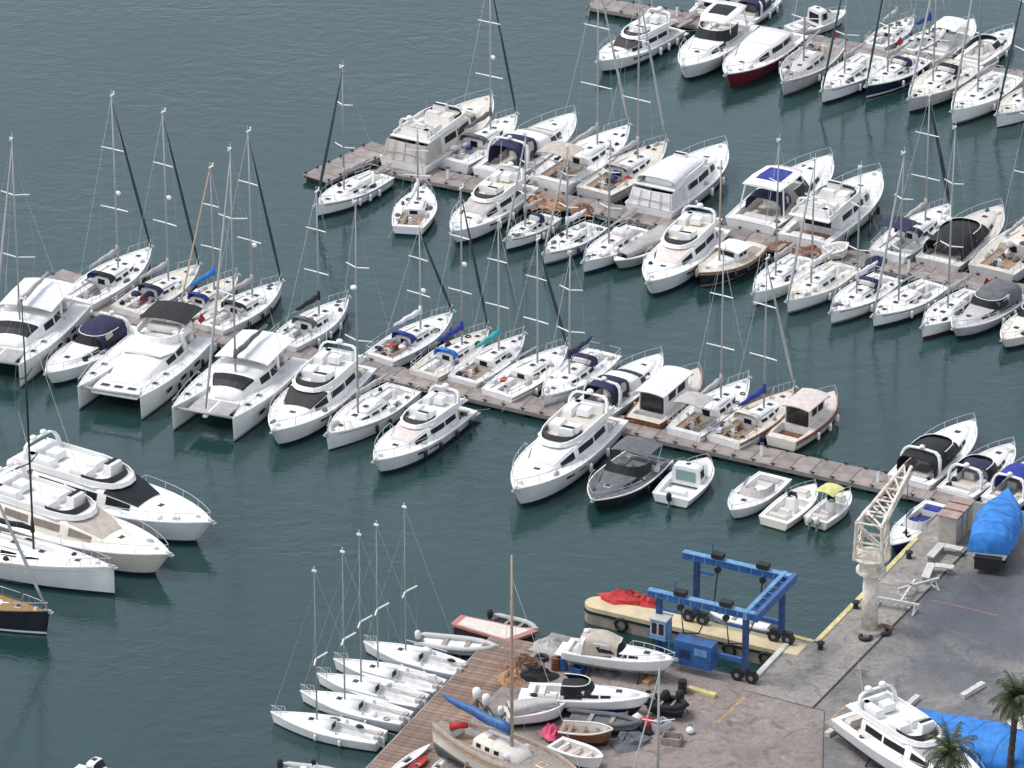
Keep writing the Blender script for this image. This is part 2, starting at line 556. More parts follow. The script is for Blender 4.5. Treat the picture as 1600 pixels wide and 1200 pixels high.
    def sternrail(s, x1, h=.6, r=.022, m='steel'):
        for sg in (1, -1):
            g = []
            for z in (h, h * .5):
                g.append(tube([(x1, sg * (s.hb(x1) - .08), s.sh(x1) + z), (.06, sg * (s.hb(.06) - .08), s.fs + z)], r, 5))
            y = sg * (s.hb(.06) - .08)
            g.append(tube([(.06, y, s.fs + h), (.03, y * .3, s.fs + h)], r, 5))
            for x in (.06, x1 * .5, x1):
                yy = sg * (s.hb(x) - .08)
                g.append(tube([(x, yy, s.sh(x)), (x, yy, s.sh(x) + h)], r, 4))
            s.add('stern_rail', merge(*g), m)
    def fenders(s, xs, sides=(1, -1), m='white', r=.13, ln=.62):
        for sg in sides:
            for x in xs:
                y = sg * (s.hb(x) + r * .9)
                z = s.sh(x) * .55
                pr = [(-.5, .3), (-.42, .8), (-.25, 1), (.25, 1), (.42, .8), (.5, .3)]
                f = s.add('fender', tube([(x, y, z + a * ln) for a, _ in pr], [r * b for _, b in pr], 8), m, smooth=True)
                s.add('lanyard', tube([(x, y, z + ln * .5), (x, sg * (s.hb(x) - .05), s.sh(x) + .02)], .012, 4), 'rubber', f)
    def hatch(s, x, y, z, sx=.5, sy=.5, m='tint_glass', parent=None):
        h = s.add('hatch', box(x, y, z + .02, sx, sy, .07, taper=.94), 'white', parent)
        s.add('pane', box(x, y, z + .062, sx * .8, sy * .8, .02), m, h)
    def canopy(s, x0, x1, w, z0, h, m, name='canopy', n=5, open_aft=True, crown=.5, w1=None, z1=None, th=.04):
        """canvas stretched over hoops; x1 is the forward edge"""
        out, inn = [], []
        w1 = w1 or w
        z1 = z0 if z1 is None else z1
        for i in range(n + 1):
            t = i / n
            x = x0 + (x1 - x0) * t
            ww = w + (w1 - w) * t
            hh = h * (1 - .10 * abs(t - .35) - .65 * max(0, t - .55) ** 1.3 / .45 ** 1.3 * crown)
            zz = z0 + (z1 - z0) * t
            sag = 1 - .03 * sin(t * n * pi) ** 2
            q = []
            for k in range(9):
                a = pi * k / 8
                ca, sa = cos(a), sin(a)
                q.append((x, ww * (1 if ca > 0 else -1) * abs(ca) ** .45, zz + hh * sag * sa ** .55))
            out.append(q)
        g = Loft(out, False).geo()
        inn = [[(x, y * .97, z - th) for x, y, z in q] for q in out]
        g2 = Loft(inn, False).geo(); g2 = (g2[0], [f[::-1] for f in g2[1]])
        o = s.add(name, merge(g, g2), m, smooth=True)
        return Loft(out, False), o
    def bimini(s, x0, x1, w, z, m, zd, name='bimini', crown=.16):
        q = []
        for i in range(6):
            t = i / 5; x = x0 + (x1 - x0) * t
            zz = z + .07 * sin(pi * t) - .03 * sin(t * 3 * pi) ** 2
            q.append([(x, w * (1 - 2 * k / 6), zz + crown * (1 - (abs(k - 3) / 3) ** 2.2)) for k in range(7)])
        g = Loft(q, False).geo()
        g2 = ([(a, b, c - .035) for a, b, c in g[0]], [f[::-1] for f in g[1]])
        o = s.add(name, merge(g, g2), m, smooth=True)
        fr = []
        for x in (x0 + .1, x1 - .1):
            for sg in (1, -1):
                fr.append(tube([((x0 + x1) / 2, sg * w, zd), (x, sg * w * .98, z)], .022, 4))
        s.add('frame', merge(*fr), 'steel', o)
        return o
    def outboard(s, y=0.0, z=None, m='black_canvas', sc=1.0, x=-.28):
        z = (s.fs if z is None else z)
        prof = [(0, .16), (.12, .2), (.42, .21), (.56, .16), (.62, .06)]
        g = tube([(x - .02 * i, y, z + a * sc) for i, (a, b) in enumerate(prof)], [b * sc for a, b in prof], 8)
        o = s.add('outboard_motor', g, m, smooth=True)
        s.add('leg', merge(box(x, y, z - .35 * sc, .2 * sc, .13 * sc, .8 * sc), box(x + .18 * sc, y, z - .02, .3 * sc, .2 * sc, .25 * sc)), 'mid_grey', o)
    def arch(s, x, w, z0, h, m='white', dx=-.5, th=.09, name='radar_arch', wid=.2):
        p = []
        for k in range(9):
            a = pi * k / 8
            ca, sa = cos(a), sin(a)
            p.append((x + dx * sa ** .6, w * (1 if ca > 0 else -1) * abs(ca) ** .4, z0 + h * sa ** .5))
        V, Fc = [], []
        for (X, Y, Z) in p:
            t = 1 - .3 * (Z - z0) / h
            V += [(X - wid * t, Y, Z), (X + wid * t, Y, Z), (X + wid * t, Y * .9, Z - th), (X - wid * t, Y * .9, Z - th)]
        for i in range(8):
            for k in range(4):
                k2 = (k + 1) % 4
                Fc.append((4 * i + k, 4 * i + k2, 4 * i + 4 + k2, 4 * i + 4 + k)[::-1])
        Fc += [(0, 1, 2, 3), (35, 34, 33, 32)]
        return s.add(name, (V, Fc), m)
    def dome(s, x, y, z, r=.22, m='white', parent=None, name='radar_dome'):
        pr = [(0, .85), (.35, 1), (.75, .95), (1.05, .6), (1.15, .1)]
        s.add(name, tube([(x, y, z + a * r) for a, b in pr], [b * r for a, b in pr], 10), m, parent, smooth=True)

GEAR = [('rope_coil', 'pale_canvas'), ('rope_coil', 'rubber'), ('gear_bag', 'grey_canvas'), ('gear_bag', 'navy_canvas'), ('gear_bag', 'beige_canvas'), ('gear_bag', 'black_canvas'), ('life_raft', 'white'), ('cool_box', 'white_canvas'), ('gear_bag', 'pale_canvas')]
def dress(b, n=4, x0=.08, x1=.92, lines=True):
    """loose gear on deck and the stern mooring lines"""
    L = b.L
    for i in range(n):
        nm, m = R.choice(GEAR)
        x = L * R.uniform(x0, x1)
        wd = max(b.hb(x) - .32, .05)
        y = R.choice((-1, 1)) * wd * R.uniform(.72, .98)
        z = b.sh(x) - .03
        if nm == 'rope_coil':
            r = R.uniform(.13, .2)
            g = tube([(x + r * cos(q * pi / 5), y + r * sin(q * pi / 5), z + .06) for q in range(11)], .06, 5, False)
        elif nm == 'gear_bag':
            g = lump(x, y, z, R.uniform(.16, .4), R.uniform(.14, .24), R.uniform(.16, .34))
        else:
            g = box(x, y, z + .14, R.uniform(.4, .7), R.uniform(.28, .42), .28, R.uniform(-.4, .4), .9)
        b.add(nm, g, m, smooth=nm != 'cool_box')
    if lines:
        for sg in (1, -1):
            b.add('mooring_line', tube([(.1, sg * b.hb(.1) * .8, b.fs + .02), (-.7, sg * b.hb(.1) * .95, b.fs * .72), (-1.5, sg * b.hb(.1) * 1.1, b.fs * .55)], .016, 4), 'pale_canvas')

def lump(x, y, z, rx, ry, h):
    pr = [(0, .9), (.3, 1), (.65, .8), (.9, .45), (1, .1)]
    V, Fc = tube([(0, 0, a) for a, _ in pr], [c for _, c in pr], 9)
    return [(x + p[0] * rx * (1 + .15 * sin(7 * p[1])), y + p[1] * ry * (1 + .15 * sin(5 * p[0])), z + p[2] * h) for p in V], Fc

# ------------------------------------------------------------------ boat kinds
def rig(b, xm, zm, H, jib='grey_sail', cover='white_canvas', mast='alu', boomx=None, spreaders=2, radar=False, bowx=None, back=True, sw=1.0, boomz=1.35, jtop=.96, backm='steel', backr=.008, anem=True, jr=.10):
    """mast with spreaders, boom with sail cover, furled headsail and stays"""
    L = b.L
    y0 = 0.0
    mo = b.add('mast', tube([(xm, 0, zm - .1), (xm, 0, zm + (H - zm) * .6), (xm - .06, 0, H)], [.08, .07, .04], 8), mast, smooth=True)
    for k in range(spreaders):
        z = zm + (H - zm) * (k + 1) / (spreaders + 1) * 1.04
        w = sw * (1.05 - .18 * k)
        b.add('spreader', tube([(xm - .22, w, z + .10), (xm, 0, z), (xm - .22, -w, z + .10)], [.04, .055, .04], 5), 'white' if mast != 'black_mast' else mast, mo)
    if radar:
        b.dome(xm + .32, 0, zm + (H - zm) * radar, .24, 'white', mo)
        b.add('bracket', box(xm + .2, 0, zm + (H - zm) * radar - .03, .4, .12, .06), 'alu', mo)
    if anem:
        b.add('masthead_unit', merge(tube([(xm - .1, 0, H), (xm - .1, 0, H + .5)], .02, 4), box(xm + .05, 0, H + .06, .5, .1, .1), tube([(xm + .25, 0, H), (xm + .25, 0, H + .28)], [.05, .07], 6)), 'white', mo)
    bx = L * .985 if bowx is None else bowx
    zb = b.sh(bx) + .1
    Hj = zm + (H - zm) * jtop
    if jib:
        n = 8
        pts = [(bx + (xm - bx) * t, 0, zb + (Hj - zb) * t) for t in [i / n for i in range(n + 1)]]
        b.add('furled_jib', tube(pts, [jr * .6, jr, jr * 1.15, jr * 1.1, jr, jr * .9, jr * .75, jr * .6, .03], 6), jib, smooth=True)
    else:
        b.add('forestay', tube([(bx, 0, zb), (xm, 0, Hj)], .018, 4), 'steel')
    if back:
        b.add('backstay', tube([(.05, 0, b.fs), (xm - .06, 0, H)], backr, 5), backm)
    for sg in (1, -1):
        y = sg * (b.hb(xm - .2) - .12) if b.y0 == 0 else sg * sw * 1.6
        z1 = zm + (H - zm) * .69
        b.add('shroud', tube([(xm - .25, y, b.sh(xm)), (xm - .2, sg * sw, zm + (H - zm) * .36), (xm - .2, sg * sw * .86, z1), (xm, 0, H * .99)], .007, 4), 'steel')
    if boomx is not None:
        bz = zm + boomz
        bo = b.add('boom', tube([(xm - .1, 0, bz), (boomx, 0, bz + .08)], .075, 6), 'alu' if mast != 'black_mast' else mast)
        if cover:
            n = 7
            rr = [.10, .19, .18, .165, .15, .135, .11, .06]
            b.add('sail_cover', tube([(xm - .05 + (boomx - xm) * .97 * i / n, 0, bz + .12 + .05 * sin(i * 2.1)) for i in range(n + 1)], rr, 8, flat=1.2), cover, bo, smooth=True)
            b.add('mast_boot', tube([(xm - .02, 0, bz - .15), (xm - .02, 0, bz + .55)], [.16, .115], 7), cover, bo, smooth=True)
    return mo

def sailboat(label, bow, stern, grp, B=.37, hull='white', stripe='blue_stripe', deck='white_deck', hood=None, bim=None, cover='pale_canvas', jib='grey_sail', mt=None, H=1.30, radar=False, teak=False, fend=True, name='sailing_yacht', z0=0.0, cabin=True, mast='alu', wheel=True, rail='white', fm='white', backm='steel', backr=.008, spreaders=2, roof='white', clutter=0, bottom='antifoul', sr=.8, jr=.10, arch=False, fbm=1.0, rake=.025):
    b = Boat(name, label, 'sailboat', bow, stern, 1.42 * fbm, 1.08, grp, z0)
    L = b.L
    k = max(.75, min(1.25, L / 10.5))
    b.form(max(2.3, B * L), 1.10 * k, 1.48 * k * fbm, sr, 1.9, .42, rake, .84, .5)
    if stripe == 'blue_stripe': stripe = R.choice(['blue_stripe', 'blue_stripe', 'mid_grey', 'red_hull', 'white', 'navy_hull'])
    b.hull((hull, stripe, bottom))
    if R.random() < .6:
        cv = R.choice(['blue_stripe', 'mid_grey', 'red_hull', 'navy_hull', 'beige_canvas'])
        for sg in (1, -1):
            b.add('cove_stripe', tube([(L * i / 12, sg * (b.hb(L * i / 12) * .985 + .012), b.sh(L * i / 12) * .86) for i in range(12)], .03, 4), cv)
    w = b.B / 2
    cw = w * .56
    b.deck(deck, (L * .05, L * .34, cw), 'teak' if teak else 'grey_deck' if R.random() < .4 else 'white_deck', .5, rail)
    zd = b.sh(L * .45)
    for sg in (1, -1):
        b.add('bench', box(L * .19, sg * cw * .72, b.zf + .2, L * .27, cw * .46, .4), 'teak' if teak else 'white_deck')
    mo_x = L * R.uniform(.55, .6)
    if cabin:
        h = R.uniform(.34, .5) * k
        z = zd - .03
        lf = b.house('coachroof', [(L * .335, w * .60, z, h * 1.08, .18, .06), (L * .45, w * .62, z, h, .2, .07), (L * .60, w * .52, z, h * .8, .22, .06), (L * .70, w * .36, z, h * .55, .25, .04), (L * .76, w * .18, z + .02, h * .1, .3, .02)], roof)
        n = 3 if L > 9 else 2
        for sg in (0, 1):
            for i in range(n):
                x0 = L * (.37 + .105 * i)
                v0, v1 = (.75, 1.95) if sg == 0 else (8.05, 9.25)
                b.pane(lf, x0, x0 + L * .075, v0, v1, 'glass')
        zt = z + h
        b.hatch(L * .50, 0, zt + .03, .5, .45, parent=lf.o)
        b.hatch(L * .64, 0, z + h * .72, .5, .5, parent=lf.o)
        b.add('companionway', box(L * .338, 0, z + h * .3, .08, .62, h * 1.1), 'glass', lf.o)
        b.add('sliding_hatch', box(L * .385, 0, zt + .07, L * .07, .66, .06), 'white', lf.o)
        for sg in (1, -1):
            b.add('grab_rail', tube([(L * .40, sg * w * .42, zt + .07), (L * .58, sg * w * .36, zt - .0)], .025, 4), 'teak', lf.o)
    else:
        zt = zd
    b.hatch(L * .82, 0, b.sh(L * .82) + .0, .45, .45)
    b.add('anchor_roller', merge(box(L * .99, 0, b.fb + .05, .5, .16, .08), box(L * 1.0 + .1, 0, b.fb - .08, .3, .3, .07)), 'steel')
    b.add('windlass', box(L * .92, 0, b.sh(L * .92) + .06, .3, .3, .16, taper=.7), 'steel')
    b.bowrail(L * .80, .6)
    b.sternrail(L * .2, .6)
    for sg in (1, -1):
        g = []
        xs = [L * (.2 + .12 * i) for i in range(6)]
        for x in xs[1:-1]:
            g.append(tube([(x, sg * (b.hb(x) - .09), b.sh(x)), (x, sg * (b.hb(x) - .09), b.sh(x) + .6)], .014, 4))
        for zz in (.6,):
            g.append(tube([(x, sg * (b.hb(x) - .09), b.sh(x) + zz) for x in xs], .009, 3))
        b.add('guard_rail', merge(*g), 'steel')
    if wheel:
        xw = L * .12
        ring = [(xw, cos(2 * pi * i / 12) * .42, b.zf + .75 + sin(2 * pi * i / 12) * .42) for i in range(13)]
        pd = b.add('steering_pedestal', box(xw + .12, 0, b.zf + .42, .22, .28, .84, taper=.8), 'white')
        b.add('wheel', merge(tube(ring, .022, 5), tube([(xw, -.42, b.zf + .75), (xw, .42, b.zf + .75)], .012, 4), tube([(xw, 0, b.zf + .33), (xw, 0, b.zf + 1.17)], .012, 4)), 'steel', pd)
    for sg in (1, -1):
        b.add('winch', tube([(L * .26, sg * (cw + .12), b.sh(L * .26)), (L * .26, sg * (cw + .12), b.sh(L * .26) + .22)], [.12, .09], 8), 'steel')
    if hood:
        lf2, ho = b.canopy(L * .30, L * .40, w * .56, zt - .1, .62, hood, 'spray_hood', 4, w1=w * .5, crown=1.1)
        b.add('hood_window', lf2.patch(L * .365, L * .392, 2.2, 5.8, .015), 'clear_vinyl', ho)
    if bim:
        b.bimini(L * .04, L * .25, w * .66, zt + 1.45, bim, b.fs)
    if arch:
        b.arch(L * .03, w * .74, b.fs, 1.7, 'steel', -.1, .07, 'stern_arch', .06)
    if clutter:
        cl = ['blue_canvas', 'white_canvas', 'navy_canvas', 'pale_canvas', 'beige_canvas', 'black_canvas', 'grey_canvas', 'red_canvas']
        for i in range(clutter):
            b.add('bundle', lump(L * R.uniform(.08, .42), R.uniform(-.5, .5) * w, (zt if i % 2 else b.fs - .1), R.uniform(.25, .5), R.uniform(.2, .4), R.uniform(.2, .4)), R.choice(cl), smooth=True)
    if H or mt:
        Hm = H * L + 1 if not mt else ztop(b.world(mo_x)[1], mt[1])- z0
        rig(b, mo_x, zt, Hm, jib, cover, mast, L * .2, spreaders, radar, sw=w * .62, backm=backm, backr=backr, jr=jr)
    if fend:
        b.fenders([L * R.uniform(.24, .3), L * R.uniform(.4, .48), L * R.uniform(.55, .64)], m=fm if R.random() < .7 else 'blue_stripe')
    dress(b, R.randint(4, 7), lines=z0 == 0)
    if R.random() < .15:
        b.add('ensign', (([(.02, .3, b.fs + .5), (-.35, .35, b.fs + 1.15), (-.75, .5, b.fs + .75), (-.4, .42, b.fs + .25)]), [(0, 1, 2, 3)]), 'red_canvas')
    return b

def seats(b, xs, m='sunpad'):
    for (x, y, z, sx, sy) in xs:
        o = b.add('seat', box(x, y, z + .22, sx, sy, .44, taper=.95), 'white')
        b.add('cushion', box(x, y, z + .48, sx * .94, sy * .92, .1, taper=.94), m, o)

def flybridge(label, bow, stern, grp, winm='glass', B=.345, hull='white', deck='white_deck', stripe='blue_stripe', glass='glass', fly=True, flyfloor='white_deck', canopy=None, top=None, aft=None, shade=None, sunpad='white_canvas', fend=(.25, .45, .62), fm='rubber', house='white', z0=0.0, arch=True, bottom='antifoul', name='motor_yacht', cockpit='teak', tall=1.0, domes=1, fs=None, mast=True, flycover=None, cat_label='motor yacht', hullwin=True, pad=True):
    b = Boat(name, label, cat_label, bow, stern, 1.75, 1.25, grp, z0)
    L = b.L
    k = max(.72, min(1.2, L / 13))
    b.form(B * L if L > 9 else max(2.9, B * L), 1.12 * k, 1.66 * k, .88, 2.5, .42, .085, .80, .6, .02, .92)
    w = b.B / 2
    b.hull((hull, stripe, bottom))
    b.deck(deck, (L * .03, L * .20, w * .72), cockpit, .5 * k)
    zd = b.sh(L * .45) - .06
    h = 1.08 * k * tall
    b.add('swim_platform', box(-L * .035, 0, .38, L * .075, w * 1.6, .1), 'teak_grey' if L > 11 else 'white')
    st = [(L * .20, w * .80, zd, h, .10, .06), (L * .40, w * .82, zd, h, .12, .08), (L * .535, w * .77, zd, h * .98, .16, .08), (L * .60, w * .71, zd, h * .80, .2, .09), (L * .70, w * .54, zd, h * .42, .25, .09), (L * .80, w * .40, zd + .03, h * .24, .3, .07), (L * .885, w * .2, zd + .1, h * .1, .3, .03)]
    lf = b.house('superstructure', st, house)
    if shade: b.pane(lf, L * .545, L * .70, 3.0, 7.0, shade, 'windscreen_cover', .03)
    else: b.pane(lf, L * .545, L * .69, 2.3, 7.7, glass, 'windscreen', .045)
    for sg in (0, 1):
        for x0, x1 in ((.235, .36), (.375, .52)):
            v0, v1 = (1.02, 1.93) if sg == 0 else (8.07, 8.98)
            b.pane(lf, L * x0, L * x1, v0, v1, winm, 'window')
        v0, v1 = (.9, 2.0) if sg == 0 else (8.0, 9.1)
        b.pane(lf, L * .56, L * .66, v0, v1, winm, 'window', .03)
    for sg in (0, 1) if hullwin and L > 10 else ():
        for x in (.55, .66):
            y = b.hb(L * x) * .985; z = b.sh(L * x) * .68
            V = []
            for xx, dz in ((L * x - .5, 0), (L * x + .5, .05)):
                for s2 in (-.09, .09):
                    yy = b.hb(xx) * (b.wlr + (1 - b.wlr) * .66) + .035
                    V.append((xx, (1 if sg else -1) * yy, z + s2 + dz))
            b.add('hull_window', (V, [(0, 1, 3, 2)]), 'glass')
    # aft bulkhead door
    dr = b.add('cockpit_door', box(L * .197, 0, zd + h * .38, .05, w * .9, h * .8), 'glass')
    b.hatch(L * .745, 0, zd + h * .34 + .03, .55, .55, parent=lf.o)
    if pad:
        b.add('sun_pad', box(L * .835, 0, zd + h * .26, L * .10, w * .5, .1, taper=.9), sunpad, lf.o)
    seats(b, [(L * .055, 0, b.zf, L * .045, w * 1.2)], 'sunpad')
    zt = zd + h + .05
    if fly:
        b.add('fly_deck', prism([(L * .07, -w * .72), (L * .50, -w * .69), (L * .575, -w * .38), (L * .595, 0), (L * .575, w * .38), (L * .50, w * .69), (L * .07, w * .72)], zt - .02, zt + .07), 'white')
        fl = b.add('fly_floor', prism([(L * .10, -w * .6), (L * .50, -w * .56), (L * .535, 0), (L * .50, w * .56), (L * .10, w * .6)], zt + .072, zt + .082), flyfloor)
        up = upath(L * .10, L * .60, w * .70, .42)
        n = len(up)
        zz = [zt + .07 + (.24 if i in (0, n - 1) else .16 + .24 * abs(2 * i / (n - 1) - 1) ** 1.2) * k for i in range(n)]
        b.add('fly_coaming', wall(up, zt + .0, zz, .09, (-.16, -.04)), 'white')
        wp = upath(L * .43, L * .55, w * .56, .6)
        b.add('fly_windscreen', wall(wp, zt + .1 * k, zt + .42 * k, .03, (-.2, -.06)), 'tint_glass')
        con = b.add('helm_console', box(L * .485, w * .22, zt + .45, L * .045, w * .55, .75 * k, taper=.75), 'white')
        b.add('dashboard', box(L * .475, w * .22, zt + .45 + .38 * k, L * .02, w * .4, .04), 'glass', con)
        seats(b, [(L * .405, w * .22, zt + .08, L * .045, w * .5), (L * .40, -w * .32, zt + .08, L * .09, w * .4), (L * .20, -w * .4, zt + .08, L * .14, w * .3), (L * .145, 0, zt + .08, L * .05, w * 1.0)], flycover or 'white_canvas')
        b.add('table', box(L * .22, w * .05, zt + .45, L * .06, w * .4, .5, taper=.9), 'white')
        if mast:
            a = b.arch(L * .17, w * .66, zt + .07, 1.15 * k, 'white', -L * .03, .09, 'radar_arch', .15)
            for i in range(domes):
                b.dome(L * .14, (i - (domes - 1) / 2) * 1.1, zt + 1.2 * k, .26, 'white', a)
            b.add('antenna', tube([(L * .14, -w * .45, zt + 1.15 * k), (L * .11, -w * .5, zt + 3.2 * k)], [.02, .01], 4), 'white', a)
        if canopy:
            b.bimini(L * .14, L * .44, w * .62, zt + 1.75 * k, canopy, zt + .4)
        if top:
            b.canopy(L * .09, L * .57, w * .70, zt + .05, .75 * k, top, 'fly_cover', 6, w1=w * .55, crown=.9)
    elif top:
        b.add('roof_panel', lf.patch(L * .26, L * .50, 3.2, 6.8, .03), top, lf.o)
    if aft:
        # clear-panel cockpit enclosure
        am, hh = aft, h * .92
        b.add('cockpit_enclosure', wall([(L * .20, w * .74), (L * .01, w * .8), (L * .0, 0), (L * .01, -w * .8), (L * .20, -w * .74)], b.fs, zt - .05, .03, (L * .03, -.1)), am)
        fr = []
        for y in (-.78, -.4, 0, .4, .78):
            fr.append(tube([(L * .0 - .03, y * w, b.fs), (L * .03 - .03, y * w * .9, zt - .05)], .035, 4))
        fr.append(tube([(L * .015 - .04, -w * .74, b.fs + h * .5), (L * .015 - .04, w * .74, b.fs + h * .5)], .035, 4))
        b.add('enclosure_seam', merge(*fr), 'beige_canvas')
    b.bowrail(L * .5, .65)
    b.add('anchor', merge(box(L * .995, 0, b.fb + .03, .5, .18, .08), box(L * 1.0 + .12, 0, b.fb - .12, .3, .32, .08)), 'steel')
    b.add('windlass', box(L * .93, 0, b.sh(L * .93) + .08, .35, .3, .2, taper=.7), 'steel')
    if fend: b.fenders([L * x for x in fend], m=fm, r=.15, ln=.7)
    dress(b, R.randint(3, 5), .05, .9, z0 == 0)
    if z0 == 0 and R.random() < .6:
        b.add('gangplank', box(-L * .07 - .5, w * .4, 1.0, 2.2, .4, .06), 'teak_grey')
    return b

def sport(label, bow, stern, grp, solid=False, canw=.80, B=.345, hull='white', deck='white_deck', stripe='blue_stripe', canopy=None, arch='white', glass='glass', pad='white_canvas', cockpit='sunpad', hard=None, roof=None, fend=(.3, .5), fm='white', z0=0.0, bottom='antifoul', name='sport_cruiser', bow_pad=None, ob=0, canx=(.10, .47), top=None, tail=True, cath=1.25, rail=True, shelf='white', frame='white'):
    b = Boat(name, label, 'motorboat', bow, stern, 1.4, 1.05, grp, z0)
    L = b.L
    k = max(.65, min(1.15, L / 11))
    b.form(max(2.3, B * L), 1.02 * k, 1.42 * k, .90, 2.5, .40, .09, .80, .5, .02, .92)
    w = b.B / 2
    b.hull((hull, stripe, bottom))
    b.deck(deck, (L * .06, L * .46, w * .74), cockpit, .55 * k)
    zd = b.sh(L * .55) - .05
    h = .62 * k
    lf = b.house('foredeck_trunk', [(L * .36, w * .78, zd, 1.0 * k, .14, .1), (L * .47, w * .76, zd, .95 * k, .15, .1), (L * .56, w * .68, zd, .66 * k, .2, .1), (L * .66, w * .57, zd + .03, .45 * k, .24, .09), (L * .80, w * .38, zd + .08, .26 * k, .28, .07), (L * .90, w * .18, zd + .16, h * .12, .3, .03)] if solid else [(L * .455, w * .78, zd, h, .16, .1), (L * .56, w * .70, zd, h * .86, .2, .1), (L * .68, w * .56, zd + .03, h * .62, .24, .09), (L * .80, w * .38, zd + .08, h * .4, .28, .07), (L * .90, w * .18, zd + .16, h * .12, .3, .03)], shelf)
    for sg in (0, 1):
        v0, v1 = (.7, 1.9) if sg == 0 else (8.1, 9.3)
        for x0, x1 in ((.50, .585), (.60, .68)):
            b.pane(lf, L * x0, L * x1, v0, v1, 'glass', 'window')
    b.hatch(L * .74, 0, zd + h * .62 + .03, .5, .5, parent=lf.o)
    if bow_pad:
        b.pane(lf, L * .60, L * .70, 3.2, 6.8, bow_pad, 'sun_pad', .06)
    if solid: b.pane(lf, L * .485, L * .565, 2.4, 7.6, 'clear_vinyl' if solid == 'pale' else glass, 'windscreen', .04)
    wp = upath(L * .34, L * .56, w * .80, .75)
    ws = None if solid else b.add('windscreen', wall(wp, zd + h * .75, zd + h + .62 * k, .035, (-L * .055, -.12)), glass)
    tp = [(x - L * .055, y * .88, zd + h + .64 * k) for x, y in wp]
    if ws: b.add('screen_frame', tube(tp, .035, 5), frame, ws)
    # cockpit furniture
    seats(b, [(L * .385, w * .36, b.zf, L * .05, w * .5), (L * .12, 0, b.zf, L * .06, w * 1.2), (L * .24, -w * .52, b.zf, L * .18, w * .36)], pad if pad != 'white_canvas' else 'sunpad')
    con = b.add('helm_console', box(L * .445, w * .36, b.zf + .5 * k, L * .04, w * .6, 1.0 * k, taper=.8), 'white')
    b.add('wheel', tube([(L * .425, w * .36 + .18 * cos(a * pi / 4), b.zf + .85 * k + .18 * sin(a * pi / 4)) for a in range(9)], .02, 4), 'rubber', con)
    b.add('stern_pad', box(L * .035, 0, b.fs + .04, L * .05, w * 1.3, .12, taper=.95), pad)
    if tail: b.add('swim_platform', box(-L * .03, 0, .35, L * .07, w * 1.55, .09), 'white')
    zt = zd + h + .5 * k
    if hard:
        hs = b.house('hardtop', [(L * .12, w * .68, zt + .75 * k, .12, .1, .08), (L * .26, w * .72, zt + .78 * k, .14, .1, .09), (L * .40, w * .66, zt + .74 * k, .13, .1, .08), (L * .47, w * .5, zt + .58 * k, .1, .2, .05)], 'white')
        if hard != 'plain': b.pane(hs, L * .20, L * .38, 3.6, 6.4, hard, 'sunroof', .02)
        for sg in (1, -1):
            b.add('pillar', tube([(L * .14, sg * w * .8, b.fs), (L * .17, sg * w * .66, zt + .78 * k)], .07, 5), 'white', hs.o)
            b.add('pillar', tube([(L * .44, sg * w * .72, zd + h), (L * .40, sg * w * .6, zt + .78 * k)], .05, 5), 'white', hs.o)
    if arch: 
        a = b.arch(L * .16, w * .86, b.fs, 1.75 * k, arch, L * .035, .08, 'radar_arch', .16)
        b.dome(L * .19, 0, b.fs + 1.78 * k, .2, 'white', a)
    if canopy:
        lf2, co = b.canopy(L * canx[0], L * canx[1], w * canw, b.fs + .02, cath * k + .35, canopy, 'canopy', 7, w1=w * canw * .9, z1=zd + h * .4, crown=.55)
        x0, x1 = L * canx[0], L * canx[1]
        if canopy not in ('white_canvas',):
            b.add('canopy_window', lf2.patch(x0 + (x1 - x0) * .55, x0 + (x1 - x0) * .8, .5, 1.8, .02), 'clear_vinyl', co)
            b.add('canopy_window', lf2.patch(x0 + (x1 - x0) * .55, x0 + (x1 - x0) * .8, 6.2, 7.5, .02), 'clear_vinyl', co)
    if top:
        b.bimini(L * .10, L * .38, w * .72, zt + .75 * k, top, b.fs)
    if rail: b.bowrail(L * .52, .5 * k + .1)
    b.add('anchor', merge(box(L * .99, 0, b.fb + .03, .4, .15, .07), box(L * .995 + .1, 0, b.fb - .1, .25, .26, .07)), 'steel')
    for i in range(ob):
        b.outboard((i - (ob - 1) / 2) * .62, b.fs * .75, 'black_canvas', 1.1)
    if fend: b.fenders([L * x for x in fend], m=fm, r=.12)
    dress(b, R.randint(2, 4), .05, .9, z0 == 0)
    return b

